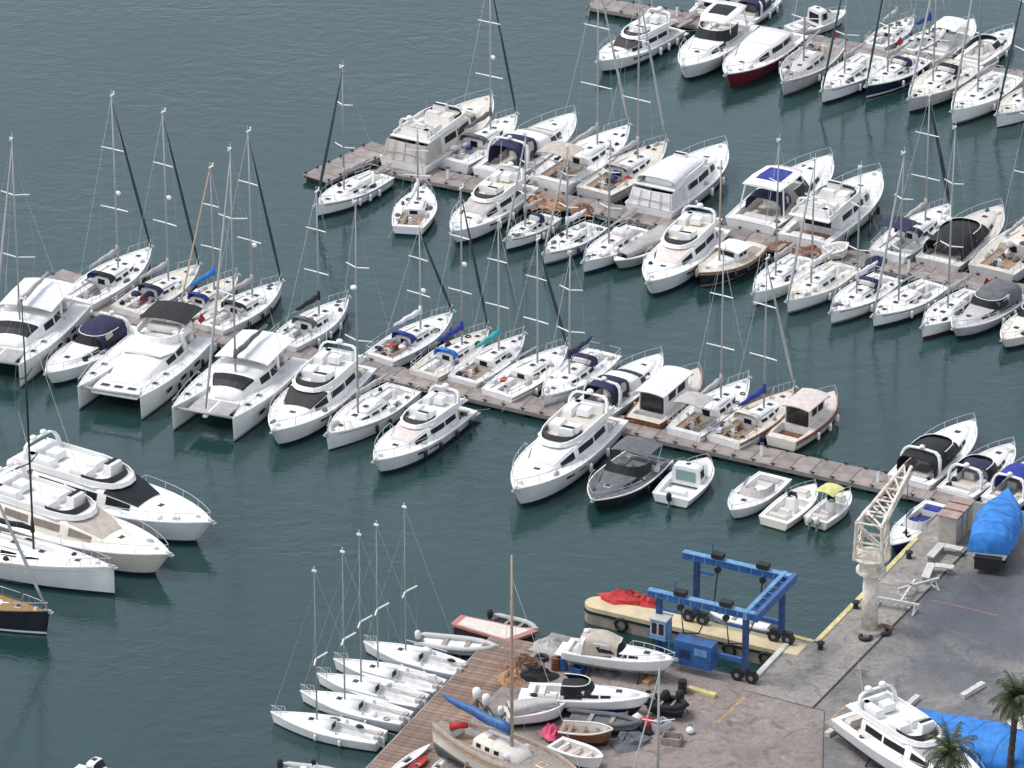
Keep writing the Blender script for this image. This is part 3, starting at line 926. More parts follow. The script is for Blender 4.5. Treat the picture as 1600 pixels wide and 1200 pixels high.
def smallboat(label, bow, stern, grp, B=.36, hull='white', deck='white_deck', kind='cuddy', ob=1, cover=None, glass='glass', z0=0.0, seatm='sunpad', obm='black_canvas', rail='white', bottom='antifoul', name='outboard_boat', inner='white_deck', cat='motorboat'):
    b = Boat(name, label, cat, bow, stern, .9, .7, grp, z0)
    L = b.L
    b.form(max(1.7, B * L), .68, .95, .90, 2.5, .40, .09, .80, .35, .03, .9)
    w = b.B / 2
    b.hull((hull, hull, bottom))
    xa, xb = (L * .06, L * .88) if kind in ('open', 'cover') else (L * .06, L * .60)
    b.deck(deck, (xa, xb, w * .76), inner, .42, rail)
    if kind == 'cuddy':
        zd = b.sh(L * .5)
        lf = b.house('cabin', [(L * .40, w * .74, zd - .3, 1.35, .14, .08), (L * .52, w * .74, zd - .2, 1.3, .16, .08), (L * .64, w * .55, zd - .05, .72, .2, .08), (L * .78, w * .4, zd, .35, .25, .06), (L * .88, w * .2, zd + .05, .1, .3, .03)], 'white')
        b.pane(lf, L * .54, L * .635, 2.4, 7.6, 'glass', 'windscreen')
        b.pane(lf, L * .43, L * .52, 1.0, 1.95, 'glass', 'window'); b.pane(lf, L * .43, L * .52, 8.05, 9.0, 'glass', 'window')
        b.add('rear_window', box(L * .395, 0, zd + .42, .03, w * .95, .78), glass, lf.o)
        b.hatch(L * .47, 0, zd + 1.12, .4, .4, parent=lf.o)
        seats(b, [(L * .14, 0, b.zf, L * .09, w * 1.1)], 'white_canvas')
    elif kind == 'console':
        c = b.add('console', box(L * .44, 0, b.zf + .5, L * .11, w * .62, 1.0, taper=.8), 'white')
        b.add('windscreen', wall([(L * .44, -w * .28), (L * .50, -w * .2), (L * .50, w * .2), (L * .44, w * .28)], b.zf + 1.0, b.zf + 1.4, .03, (-.12, -.1)), glass, c)
        seats(b, [(L * .28, 0, b.zf, L * .08, w * .7), (L * .12, 0, b.zf, L * .07, w * 1.2), (L * .70, 0, b.sh(L * .7) - .15, L * .12, w * .7)], seatm)
    elif kind == 'bowrider':
        zd = b.sh(L * .5)
        wp = upath(L * .34, L * .62, w * .80, .7)
        b.add('windscreen', wall(wp, zd, zd + .48, .03, (-L * .05, -.12)), glass)
        seats(b, [(L * .42, w * .36, b.zf, L * .08, w * .5), (L * .42, -w * .36, b.zf, L * .08, w * .5), (L * .14, 0, b.zf, L * .1, w * 1.2)], seatm)
        b.hatch(L * .72, 0, b.sh(L * .72), .45, .45)
    elif kind == 'open':
        for x in (.18, .42, .66):
            hb = min(b.hb(L * x) * .8, w * .74)
            b.add('thwart', box(L * x, 0, b.fs - .12, L * .06, hb * 1.9, .06), seatm)
    elif kind == 'cover':
        lf2, co = b.canopy(L * .04, L * .86, w * .9, b.fs - .02, .55, cover, 'boat_cover', 7, w1=w * .35, z1=b.sh(L * .86), crown=.6)
    if cover and kind != 'cover':
        b.bimini(L * .22, L * .56, w * .72, b.zf + 1.95, cover, b.fs)
    if kind in ('cuddy', 'console', 'bowrider'): b.bowrail(L * .58, .35, .018)
    for i in range(ob):
        b.outboard((i - (ob - 1) / 2) * .6, .55, obm, .95)
    return b

def rib(label, bow, stern, grp, m='grey_tube', z0=0.0, ob=1, console=True, name='inflatable_boat', inner='white_deck', r=None, obm='black_canvas', hullm='white', B=.40):
    b = Boat(name, label, 'inflatable boat', bow, stern, .75, .6, grp, z0)
    L = b.L
    b.form(max(1.5, B * L), .42, .6, .92, 2.3, .45, .08, .7, .3, .05, .8)
    w = b.B / 2
    b.hull((hullm, hullm, 'antifoul'))
    b.deck(inner, None)
    r = r or .115 * b.B
    pts = [(x, b.hb(x) - r * .3, b.sh(x) + r * .55) for x in [L * i / 8 for i in range(9)]]
    path = [(a, y, z) for a, y, z in pts] + [(L * 1.0 + r * .3, 0, b.fb + r * .75)] + [(a, -y, z) for a, y, z in pts[::-1]]
    path = [(-.35, pts[0][1], pts[0][2])] + path + [(-.35, -pts[0][1], pts[0][2])]
    rs = [r * .35] + [r] * (len(path) - 2) + [r * .35]
    b.add('tube_collar', tube(path, rs, 9), m, smooth=True)
    if console:
        c = b.add('console', box(L * .48, 0, b.fs + .4, L * .11, w * .6, .8, taper=.8), 'white')
        b.add('windscreen', wall([(L * .47, -w * .25), (L * .53, 0), (L * .47, w * .25)], b.fs + .8, b.fs + 1.1, .03, (-.1, 0)), 'glass', c)
        seats(b, [(L * .30, 0, b.fs - .1, L * .1, w * .6)], 'white_canvas')
    else:
        for x in (.3, .6):
            b.add('thwart', box(L * x, 0, b.fs + .12, L * .06, w * 1.4, .06), 'teak_grey')
    for i in range(ob): b.outboard(0, .55, obm, 1.0)
    return b

def catamaran(label, bow, stern, grp, Bm=6.6, power=False, bim='white_canvas', mt=None, mast='alu', rad=.0, win='glass', roofm='white', vents=False, fold='pale_canvas', sailcol='pale_canvas', tramp='pale_canvas'):
    b = Boat('catamaran', label, 'catamaran', bow, stern, 1.9, 1.35, grp)
    L = b.L
    for sg in (1, -1):
        b.form(Bm * .24, 1.4, 1.95, .8, 2.0, .45, .012, .74, .5, .03, 1.0, sg * Bm * .37)
        b.hull(('white', 'pale_grey', 'antifoul'))
        b.deck('white_deck', None)
        b.bowrail(L * .45, .55)
        for x in (.62, .78):
            b.hatch(L * x, sg * Bm * .37, b.sh(L * x) + .02, .5, .45)
        for x in (.3, .5, .7):
            z = 1.0
            y = sg * (Bm * .37 + Bm * .12 * .96 + .02)
            b.add('hull_window', box(L * x, y * (.995 if x < .6 else .975), z, .85, .03, .24), 'glass')
        pr = [(-.5, .3), (-.35, .95), (.35, .95), (.5, .3)]
        for x in (.25, .42, .6):
            b.add('fender', tube([(L * x, sg * (Bm * .37 + Bm * .12 + .15), .75 + a * .7) for a, _ in pr], [.15 * q for _, q in pr], 8), 'rubber', smooth=True)
        b.add('steps', merge(box(.35, sg * Bm * .37, .9, .7, Bm * .16, .5), box(-.25, sg * Bm * .37, .5, .6, Bm * .16, .5)), 'white')
    b.y0 = 0.0
    z = 1.34
    b.add('bridge_deck', prism([(L * .04, -Bm * .34), (L * .72, -Bm * .34), (L * .745, 0), (L * .72, Bm * .34), (L * .04, Bm * .34)], .75, z), 'white')
    h = 1.25
    if power: h = .95
    lf = b.house('saloon', [(L * .22, Bm * .34, z, h, .16, .16), (L * .40, Bm * .345, z, h * .98, .18, .18), (L * .52, Bm * .32, z, h * .82, .2, .2), (L * .64, Bm * .285, z, h * .55, .25, .2), (L * .74, Bm * .24, z, h * .34, .3, .14), (L * .80, Bm * .2, z + .15, h * .1, .3, .05)] if power else [(L * .26, Bm * .34, z, h, .14, .12), (L * .40, Bm * .345, z, h, .14, .14), (L * .52, Bm * .31, z, h * .94, .16, .15), (L * .60, Bm * .26, z, h * .72, .2, .13), (L * .66, Bm * .2, z, h * .36, .25, .1), (L * .70, Bm * .12, z, h * .1, .3, .05)], roofm)
    if not vents:
        b.pane(lf, L * .545, L * .635, 2.2, 7.8, win, 'windscreen', .05)
    else:
        for i in range(3):
            b.hatch(L * .86, (i - 1) * 1.05, 1.53, .5, .8, parent=None)
    for sg in (0, 1):
        for x0, x1 in ((.29, .38), (.40, .50)):
            v0, v1 = (1.0, 1.95) if sg == 0 else (8.05, 9.0)
            b.pane(lf, L * x0, L * x1, v0, v1, 'glass', 'window')
    b.add('cockpit_floor', box(L * .15, 0, z + .012, L * .2, Bm * .6, .02), 'teak_grey')
    seats(b, [(L * .07, 0, z, L * .05, Bm * .5), (L * .16, -Bm * .24, z, L * .13, Bm * .12)], 'sunpad')
    b.add('cockpit_table', box(L * .16, -.3, z + .4, L * .07, 1.2, .6, taper=.9), 'white')
    cf = b.add('helm_station', box(L * .265, Bm * .24, z + .9, .4, 1.0, 1.6, taper=.85), 'white')
    # forward cross beam and trampolines
    b.add('cross_beam', tube([(L * .96, -Bm * .37, 1.72), (L * .96, Bm * .37, 1.72)], .11, 8), 'alu', smooth=True)
    if not power:
        for sg in (1, -1):
            b.add('trampoline', box(L * .845, sg * Bm * .13, 1.55, L * .19, Bm * .235, .02), tramp)
        b.add('centre_spine', box(L * .85, 0, 1.48, L * .24, .3, .14), 'white')
    else:
        b.add('foredeck', prism([(L * .70, -Bm * .30), (L * .93, -Bm * .27), (L * .93, Bm * .27), (L * .70, Bm * .30)], 1.2, 1.52), 'white_deck')
        b.house('roof_moulding', [(L * .28, Bm * .30, z + h + .05, .14, .2, .1), (L * .42, Bm * .31, z + h + .05, .16, .2, .12), (L * .52, Bm * .22, z + h + .05, .12, .3, .1)], 'white')
        fb = b.add('fly_coaming', wall(upath(L * .10, L * .40, Bm * .27, .5), z + h + .1, z + h + .75, .1, (-.15, -.04)), 'white')
        seats(b, [(L * .33, .8, z + h + .15, .6, 1.3), (L * .17, 0, z + h + .15, .7, 2.6)], 'sunpad')
    b.bimini(-L * .06 if power else L * .03, L * (.20 if power else .44), Bm * (.28 if power else .33), z + (2.0 if power else 1.75), bim, z + (h if power else .1), crown=.22)
    if mt:
        xm = L * .52
        H = ztop(b.world(xm)[1], mt[1])
        rig(b, xm, z + h + .1, H, 'pale_sail', sailcol, mast, L * .06, 2, rad, bowx=L * .95, back=False, sw=1.3, boomz=1.2)
        for sg in (1, -1):
            b.add('aft_shroud', tube([(L * .25, sg * Bm * .42, 1.45), (xm, 0, H * .9)], .014, 4), 'steel')
    return b

def classic(label, bow, stern, grp, B=.34, hull='cream', roof='pink_canvas', trim='wood_hull', deck='teak_grey', z0=0.0, house=(.30, .62), bottom='antifoul', cabh=1.5, roofover=True, name='wooden_launch', aft='wood_hull', fm='navy_hull', fend=True, mastpx=None, open_=False, side='cream', ends=.35):
    """round-bilged wooden boat with a pointed or rounded stern"""
    b = Boat(name, label, 'wooden boat', bow, stern, 1.35, .95, grp, z0)
    L = b.L
    b.form(B * L, .95, 1.35, ends, 2.2, .48, .04, .78, .5, .02, .9)
    w = b.B / 2
    b.hull((hull, trim, bottom))
    b.deck(deck, (L * .08, L * (house[0] - .01) if not open_ else L * .72, w * .66), aft, .55, trim)
    # heavy wooden rubbing strake
    for sg in (1, -1):
        b.add('rubbing_strake', tube([(x, sg * (b.hb(x) + .03), b.sh(x) - .16) for x in [L * i / 12 for i in range(13)]], .06, 5), trim)
    if not open_:
        zd = b.sh(L * .45) - .1
        x0, x1 = L * house[0], L * house[1]
        wl = wall([(x0, -w * .58), (x1 - .2, -w * .55), (x1, -w * .42), (x1, w * .42), (x1 - .2, w * .55), (x0, w * .58)], zd, zd + cabh, .06, (0, -.04))
        c = b.add('wheelhouse', wl, side)
        b.add('windscreen', box(x1 + .02, 0, zd + cabh * .68, .03, w * .7, cabh * .38), 'glass', c)
        for sg in (1, -1):
            for i in range(2):
                b.add('window', box(x0 + (x1 - x0) * (.3 + .36 * i), sg * (w * .555 + .005), zd + cabh * .68, (x1 - x0) * .26, .05, cabh * .36), 'glass', c)
        b.add('doorway', box(x0 + .03, 0, zd + cabh * .45, .03, w * .9, cabh * .8), 'dark_hull', c)
        q = []
        for i in range(5):
            t = i / 4; x = x0 - (L * .05 if roofover else .1) + (x1 - x0 + L * .05 + .25) * t
            q.append([(x, w * .66 * (1 - 2 * k / 6), zd + cabh + .02 + .14 * (1 - (abs(k - 3) / 3) ** 2)) for k in range(7)])
        g = Loft(q, False).geo()
        g2 = ([(p[0], p[1], p[2] - .07) for p in g[0]], [f[::-1] for f in g[1]])
        b.add('roof', merge(g, g2), roof, c)
        b.add('trunk_cabin', Loft(house_secs([(x1 + .05, w * .5, zd, .4, .15, .05), (L * .76, w * .34, zd + .08, .32, .2, .05), (L * .80, w * .2, zd + .12, .1, .3, .02)])).geo(), side)
    else:
        for x in (.2, .45, .66):
            b.add('thwart', box(L * x, 0, b.fs - .1, L * .05, min(b.hb(L * x), w * .66) * 1.9, .06), 'teak')
    b.hatch(L * .86, 0, b.sh(L * .86), .4, .4, 'teak')
    b.bowrail(L * .6, .45, .02)
    if fend: b.fenders([L * .3, L * .5, L * .68], m=fm)
    if mastpx:
        xm = L * .66
        H = ztop(b.world(xm)[1], mastpx[1]) - z0
        b.add('mast', tube([(xm, 0, .9), (xm, 0, H)], [.09, .05], 7), 'tan_spar', smooth=True)
    return b

def dayboat(label, bow, stern, grp, mt):
    """open racing keelboat with a swept-spreader rig"""
    b = Boat('racing_keelboat', label, 'sailboat', bow, stern, .8, .72, grp)
    L = b.L
    b.form(2.45, .72, .82, .74, 1.75, .42, .03, .84, .45, .012)
    b.hull(('white', 'white', 'antifoul'))
    b.deck('white_deck', (L * .05, L * .43, .62), 'white_deck', .34, 'white')
    z = b.sh(L * .5) - .03
    lf = b.house('cuddy', [(L * .43, .62, z, .30, .25, .05), (L * .55, .6, z, .24, .28, .05), (L * .66, .42, z, .13, .3, .04), (L * .74, .2, z + .01, .03, .3, .02)], 'white')
    b.hatch(L * .63, 0, z + .17, .45, .45, parent=lf.o)
    b.add('companionway', box(L * .428, 0, z + .1, .05, .5, .34), 'glass', lf.o)
    b.add('hoop_rail', tube([(L * .33, -.55, b.fs), (L * .33, -.5, b.fs + .42), (L * .33, .5, b.fs + .42), (L * .33, .55, b.fs)], .025, 5), 'steel')
    b.add('tiller', tube([(L * .02, 0, b.fs + .1), (L * .20, .08, b.fs + .28)], .025, 5), 'teak')
    b.add('rudder', box(-.12, 0, .25, .2, .06, 1.0), 'white')
    for sg in (1, -1):
        b.add('winch', tube([(L * .36, sg * .82, b.fs + .02), (L * .36, sg * .82, b.fs + .2)], [.1, .08], 8), 'steel')
        b.add('shroud', tube([(L * .54, sg * .95, b.sh(L * .5)), (L * .55, sg * .95, z + 4.7), (L * .57, 0, z + 8.6)], .006, 4), 'steel')
    b.bowrail(L * .88, .45, .018)
    b.add('stern_gear', merge(box(L * .02, .35, b.fs + .12, .35, .3, .24), box(L * .03, -.3, b.fs + .08, .3, .4, .16)), 'pale_canvas')
    xm = L * .58
    H = ztop(b.world(xm)[1], mt[1])
    zs_ = .8 + (H - .8) * .42
    mo = b.add('mast', tube([(xm, 0, .5), (xm, 0, zs_), (xm, 0, H)], [.06, .05, .025], 7), 'keel_mast', smooth=True)
    zs = .8 + (H - .8) * .42
    b.add('spreader', tube([(xm - .35, .95, zs + .1), (xm, 0, zs), (xm - .35, -.95, zs + .1)], [.05, .065, .05], 5), 'white', mo)
    b.add('masthead_unit', merge(box(xm, 0, H, .3, .12, .12), tube([(xm, 0, H), (xm, 0, H + .3)], .03, 4)), 'white', mo)
    b.add('forestay', tube([(L * .98, 0, .85), (xm, 0, H * .88)], .007, 4), 'steel')
    b.add('backstay', tube([(.05, 0, .75), (xm, 0, H)], .006, 4), 'steel')
    bo = b.add('boom', tube([(xm - .08, 0, 1.75), (L * .17, 0, 1.7)], .05, 6), 'alu')
    b.fenders([L * .3, L * .52], m='white', r=.1, ln=.45)
    dress(b, 2, .1, .5, True)
    return b

# ------------------------------------------------------------------ the setting: water and quay
w_ = link('water', [(-9000, -2000, 0), (9000, -2000, 0), (9000, 20000, 0), (-9000, 20000, 0)], [(0, 1, 2, 3)], 'water')
w_['kind'] = 'structure'

U = Vector((cos(radians(153.5)), sin(radians(153.5)), 0))      # along the pontoons, to the left and away
Vv = Vector((cos(radians(63.5)), sin(radians(63.5)), 0))       # along the berths, to the right and away
QZ = 1.2

def poly(pts, z):
    return [tuple(unp(x, y, z)[:2]) for x, y in pts]
quay_px = [(1492, 776), (1760, 832), (1900, 1500), (500, 1500), (604, 1320), (692, 1192), (742, 1118), (862, 988), (1178, 1062), (1237, 996), (1275, 1005)]
V, Fc = prism(poly(quay_px, QZ), -3, QZ)
q_ = link('quay', V, Fc, ['concrete'])
q_['kind'] = 'structure'
def sheet(name, px, z, m, zz=QZ):
    P = poly(px, zz)
    o = link(name, [(x, y, z) for x, y in P], [tuple(range(len(P)))], m)
    o['kind'] = 'structure'
    if o.data.polygons[0].normal.z < 0: o.data.flip_normals()
    return o
sheet('apron_pavement', [(1494, 782), (1520, 850), (1270, 1107), (1160, 1078), (1178, 1064), (1238, 998.5), (1276, 1008)], QZ + .004, 'apron_ground')
sheet('asphalt_pavement', [(1496, 779), (1758, 834), (1890, 1500), (1262, 1500), (1288, 1111), (1272, 1107), (1521, 850)], QZ + .005, 'asphalt_ground')
sheet('yard_pavement', [(1160, 1078), (1270, 1108), (1288, 1112), (1260, 1500), (506, 1498), (608, 1320), (695, 1192), (745, 1119), (864, 991), (1172, 1064)], QZ + .006, 'yard_ground')

def strip(name, a, b, w, z, m, h=.0, lab=None, cat=None, grp=None, zb=QZ):
    A, B = unp(*a, zb), unp(*b, zb)
    d = (B - A); L = d.length; d.normalize(); n = Vector((-d.y, d.x, 0)) * w / 2
    if h:
        c = (A + B) / 2
        g = box(0, 0, h / 2, L, w, h)
        o = link(name, g[0], g[1], m); o.location = (c.x, c.y, z); o.rotation_euler.z = atan2(d.y, d.x)
    else:
        o = link(name, [(p.x, p.y, z) for p in (A - n, B - n, B + n, A + n)], [(0, 1, 2, 3)], m)
        if o.data.polygons[0].normal.z < 0: o.data.flip_normals()
    if lab: tag(o, lab, cat, grp)
    else: o['kind'] = 'structure'
    return o
strip('drain_channel', (1270, 1107), (1521, 850), .18, QZ + .012, 'float')
strip('paving_joint', (1160, 1078), (1288, 1111), .06, QZ + .014, 'float')
strip('paving_joint', (1288, 1112), (1285, 1240), .045, QZ + .015, 'float')
strip('pavement_line', (1458, 938), (1560, 962), .07, QZ + .012, 'pink_deck')
strip('pavement_line', (1163, 1090), (1120, 1130), .18, QZ + .013, 'orange_paint')
strip('pavement_line', (1320, 1104), (1296, 1126), .14, QZ + .013, 'orange_paint')
for i, (a, b) in enumerate([((1276, 1003), (1334, 944)), ((1338, 940), (1372, 905)), ((1375, 902), (1432, 842))]):
    strip('kerb', a, b, .34, QZ + .01, 'yellow_paint', .06, ['yellow painted kerb along the quay corner beside the boat lift', 'yellow painted kerb behind the cream crane column', 'yellow painted kerb beside the blue speedboat berth'][i], 'kerb', 'yellow kerbs on the quay edge')
strip('kerb', (1236, 994), (1272, 1003), .34, QZ + .01, 'yellow_paint', .06, 'short yellow kerb joining the finger pier to the quay', 'kerb', 'yellow kerbs on the quay edge')
strip('kerb', (1182, 1058), (1236, 1001), .36, QZ + .01, 'white_paint', .16, 'white kerb at the landward end of the boat lift dock', 'kerb')

# ------------------------------------------------------------------ pontoons
def pontoon(name, label, a, b, wid, seg=1.5, z=.55, deck='pontoon_deck', grp=None, edge='pontoon_edge', pile=None, fl=.5):
    A, B = unp(*a, z), unp(*b, z)
    d = B - A; L = d.length
    r = empty(name, ((A.x + B.x) / 2, (A.y + B.y) / 2, 0), atan2(d.y, d.x))
    tag(r, label, 'pontoon', grp)
    n = max(1, round(L / seg)); s = L / n
    g = box(0, 0, 0, s - .05, wid - .22, .10)
    me = None
    for i in range(n):
        x = -L / 2 + s * (i + .5)
        if me is None:
            o = link('deck_panel', g[0], g[1], deck, r); me = o.data
        else:
            o = bpy.data.objects.new('deck_panel', me); col.objects.link(o); o.parent = r
        o.location = (x, R.uniform(-.015, .015), z - .05 + R.uniform(-.012, .012))
    for sg in (1, -1):
        link('edge_beam', *box(0, sg * (wid / 2 - .06), z - .14, L, .12, .30), edge, r)
    k = max(2, round(L / (s * 2)))
    g = box(0, 0, 0, L / k * .82, wid - .3, fl + .3)
    me = None
    for i in range(k):
        x = -L / 2 + L / k * (i + .5)
        if me is None:
            o = link('float', g[0], g[1], 'float', r); me = o.data
        else:
            o = bpy.data.objects.new('float', me); col.objects.link(o); o.parent = r
        o.location = (x, 0, z - .1 - (fl + .3) / 2)
    # cleats
    g = merge(box(0, 0, .06, .1, .1, .12), box(0, 0, .13, .36, .07, .05)); me = None
    for i in range(n):
        for sg in (1, -1):
            if me is None:
                o = link('cleat', g[0], g[1], 'rubber', r); me = o.data
            else:
                o = bpy.data.objects.new('cleat', me); col.objects.link(o); o.parent = r
            o.location = (-L / 2 + s * i + .3, sg * (wid / 2 - .06), z + .01)
    return r
PG = 'floating pontoons of the marina'
pontoon('pontoon', 'long pontoon running from the catamarans to the quay crane', (118, 474), (1493, 777), 2.5, grp=PG)
pontoon('pontoon', 'middle pontoon running from the big flybridge yacht to the right edge', (596, 258), (1660, 467), 2.5, grp=PG)
pontoon('pontoon', 'farthest pontoon in the top right corner', (925, 3), (1680, 136), 2.6, grp=PG)
pontoon('cross_pontoon', 'short cross pontoon at the left end of the long pontoon', (-60, 527), (124, 428), 3.2, grp=PG)
pontoon('cross_pontoon', 'short cross pontoon with a dark mast beside it at the middle pontoon end', (492, 279), (600, 227), 2.5, grp=PG)
pontoon('pontoon', 'bit of brown pontoon behind the flybridge yachts at the left edge', (-60, 742), (30, 760), 2.6, grp=PG)

# wooden dock beside the keelboats
def dock():
    z = .75
    A, B = unp(620, 1215, z), unp(820, 1001, z)
    d = B - A; L = d.length; wid = 4.4
    r = empty('wooden_dock', ((A.x + B.x) / 2, (A.y + B.y) / 2, 0), atan2(d.y, d.x))
    tag(r, 'brown plank dock with five white keelboats moored along it', 'dock')
    n = round(L / .42); s = L / n; me = None
    g = box(0, 0, 0, s - .03, wid, .08)
    for i in range(n):
        if me is None: o = link('plank', g[0], g[1], 'dock_wood', r); me = o.data
        else:
            o = bpy.data.objects.new('plank', me); col.objects.link(o); o.parent = r
        o.location = (-L / 2 + s * (i + .5), R.uniform(-.03, .03), z - .04 + R.uniform(-.008, .008))
    for sg in (1, -1):
        link('edge_beam', *box(0, sg * (wid / 2 + .05), z - .12, L, .12, .26), 'pontoon_edge', r)
    k = 7
    for i in range(k):
        link('pile', *tube([(-L / 2 + L / k * (i + .5), 1.2, -2), (-L / 2 + L / k * (i + .5), 1.2, z - .1)], .2, 8), 'float', r)
        link('pile', *tube([(-L / 2 + L / k * (i + .5), -1.2, -2), (-L / 2 + L / k * (i + .5), -1.2, z - .1)], .2, 8), 'float', r)
dock()
def platform():
    z = .75
    P = [unp(x, y, z) for x, y in ((704, 975), (720, 961), (842, 986), (795, 1003))]
    c = sum(P, Vector()) / 4
    r = empty('landing_platform', (c.x, c.y, 0)); tag(r, 'salmon pink landing platform at the seaward end of the wooden dock', 'platform')
    V, Fc = prism([(p.x - c.x, p.y - c.y) for p in P], z - .14, z + .03); link('deck', V, Fc, 'pink_deck', r)
    ins = [(c + (p - c) * .82 - c) for p in P]
    V, Fc = prism([(p.x, p.y) for p in ins], z + .034, z + .045); link('mat', V, Fc, 'sunpad', r)
    V, Fc = prism([((p.x - c.x) * .92, (p.y - c.y) * .92) for p in P], -.5, z - .14); link('float', V, Fc, 'float', r)
platform()

# finger pier of the boat lift
def pier():
    z = QZ
    A = unp(1262, 1008, z) ; Lp = 15.6; wid = 1.7
    r = empty('finger_pier', (A.x, A.y, 0), atan2(U.y, U.x)); tag(r, 'buff concrete finger pier with rounded end and black fender strip', 'pier')
    pts = [(0, 0), (0, wid)]
    pts += [(Lp - wid * .5 + wid * .5 * sin(a), wid * .5 + wid * .5 * cos(a)) for a in [pi * i / 8 for i in range(9)]]
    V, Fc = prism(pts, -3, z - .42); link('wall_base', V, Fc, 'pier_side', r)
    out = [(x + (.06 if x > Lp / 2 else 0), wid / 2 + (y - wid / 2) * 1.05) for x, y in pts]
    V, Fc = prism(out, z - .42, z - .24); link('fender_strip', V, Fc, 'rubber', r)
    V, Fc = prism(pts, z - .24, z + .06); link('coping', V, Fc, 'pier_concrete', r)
    for i in range(5):
        link('tyre_fender', *tube([(2.2 + 2.6 * i + .42 * cos(q * pi / 5), wid + .09, .55 + .42 * sin(q * pi / 5)) for q in range(11)], .11, 6, False), 'rubber', r, smooth=True)
    return r
pier()

# ------------------------------------------------------------------ boats
G4, G3, G2 = 'boats moored at the farthest pontoon', 'boats moored at the middle pontoon', 'boats moored at the long pontoon'
GQ, GH, GK, GL = 'boats moored by the quay crane', 'boats stored ashore', 'white keelboats along the wooden dock', 'boats at the left edge'

# farthest pontoon, near side
flybridge('white flybridge cruiser lying alone left of the two sport boats, far pontoon', (934, 88), (1046, 36), G4, glass='tint_glass', fm='white', fend=(.15, .28, .4))
sport('white sport cruiser with dark hardtop glass beside the red hulled cruiser', (1066, 107), (1152, 36), G4, hard='glass', arch=None, bow_pad='white_canvas')
flybridge('dark red hulled cruiser with a white superstructure and pale fenders', (1134, 112), (1232, 46), G4, hull='red_hull', stripe='red_hull', glass='cream_deck', fly=False, top='white_canvas', shade='white_canvas', fm='pink_canvas', fend=(.2, .32, .42, .52))
sailboat('weathered grey yacht with wooden cockpit, right of the red hull', (1223, 128), (1295, 68), G4, hull='pale_grey', deck='grey_deck', roof='pale_grey', cover=None, jib=None, H=1.1, clutter=3, teak=True)
sailboat('white yacht with dark furled jib, next right of the weathered grey yacht', (1284, 140), (1368, 86), G4, mt=(1318, -60), B=.36, cover='pale_canvas')
sailboat('navy hulled yacht with navy spray hood at the far pontoon', (1353, 130), (1436, 86), G4, hull='navy_hull', stripe='white', hood='navy_canvas', mt=(1400, -90))
sailboat('cream grey yacht with black spray hood right of the navy hulled yacht', (1420, 154), (1512, 98), G4, hull='pale_grey', deck='cream_deck', hood='black_canvas', mt=(1470, -60), jib='pale_sail')
sailboat('white yacht with thick white furled jib near the top right corner', (1487, 173), (1576, 116), G4, jib='pale_sail', mt=(1535, -120), B=.36, wheel=True)
sailboat('white yacht with blue cover cut off by the right edge, far pontoon', (1557, 176), (1650, 128), G4, teak=True, hood='blue_canvas', mt=(1620, -60), deck='cream_deck', clutter=2)
# farthest pontoon, far side
smallboat('white motorboat with rounded bow beyond the far pontoon above the red cruiser', (1322, 16), (1238, 46), G4, kind='cuddy', B=0.39, ob=0)
flybridge('white cruiser cut off by the top edge at the far pontoon left end', (1165, -45), (1098, 14), G4, fm='white')
sport('white cruiser with navy canopy cut off by the top edge', (1222, -28), (1162, 22), G4, canopy='navy_canvas')
sailboat('small white yacht with stern rail clutter beyond the far pontoon', (1428, 20), (1366, 66), G4, H=1.25, jib='pale_sail', clutter=3)
sailboat('white yacht with blue boom cover beyond the far pontoon', (1480, 33), (1416, 72), G4, cover='blue_canvas', mt=(1465, -120), clutter=2, jib=None)
smallboat('open white boat with flat white hardtop beyond the far pontoon', (1520, 30), (1458, 84), G4, kind='console', cover='white_canvas', ob=0, B=0.37)
sport('white sport cruiser with dark windscreen beyond the far pontoon, rightmost', (1584, 38), (1512, 92), G4, arch=None, bow_pad='white_canvas')

# middle pontoon, far side
flybridge('big cream flybridge yacht with clear-panelled cockpit tent, middle pontoon end', (768, 150), (630, 252), G3, hull='white', deck='cream_deck', house='cream', flyfloor='sunpad', flycover='sunpad', aft='clear_vinyl', tall=1.15, B=0.35, glass='beige_canvas', fm='white', domes=2)
sailboat('white yacht with dark furled jib between cream flybridge yacht and navy canopy cruiser', (808, 178), (706, 252), G3, mt=(772, -40), hood='grey_canvas', clutter=4, cover='grey_canvas', radar=.45)
sport('white sport cruiser with navy cockpit canopy and white arch, middle pontoon', (898, 180), (772, 272), G3, canopy='navy_canvas', solid='pale', canx=(.11, .37), canw=.62, B=.34, bow_pad='white_canvas', fm='rubber')
sailboat('broad white yacht with beige bimini and rounded stern', (984, 200), (857, 286), G3, bim='beige_canvas', B=.36, mt=(930, -40), teak=True, jib='pale_sail', cover='pale_canvas', arch=True, fm='navy_hull')
sailboat('cluttered beige yacht squeezed in left of the covered white yacht', (1042, 222), (927, 300), G3, deck='cream_deck', hull='pale_grey', clutter=7, mt=(995, -20), jib='pale_sail', B=.36, bim=None, cover='pale_canvas', hood='pale_canvas', teak=True)
flybridge('large white yacht with white canvas over flybridge and aft deck', (1133, 222), (1014, 322), G3, top='white_canvas', aft='white_canvas', B=0.36, tall=1.05, shade='white_canvas', fm='white', mast=False)
sport('white sport yacht with bright blue roof panel and navy aft screen', (1298, 246), (1172, 350), G3, hard='blue_canvas', arch=None, canopy='navy_canvas', canx=(.16, .30), cath=.75, canw=.66, B=.34, fm='white')
flybridge('cream topped flybridge yacht right of the blue covered one', (1374, 266), (1254, 372), G3, flyfloor='sunpad', B=0.35, cockpit='teak', shade='cream_deck', fm='rubber', fend=(.2, .35, .5, .62))
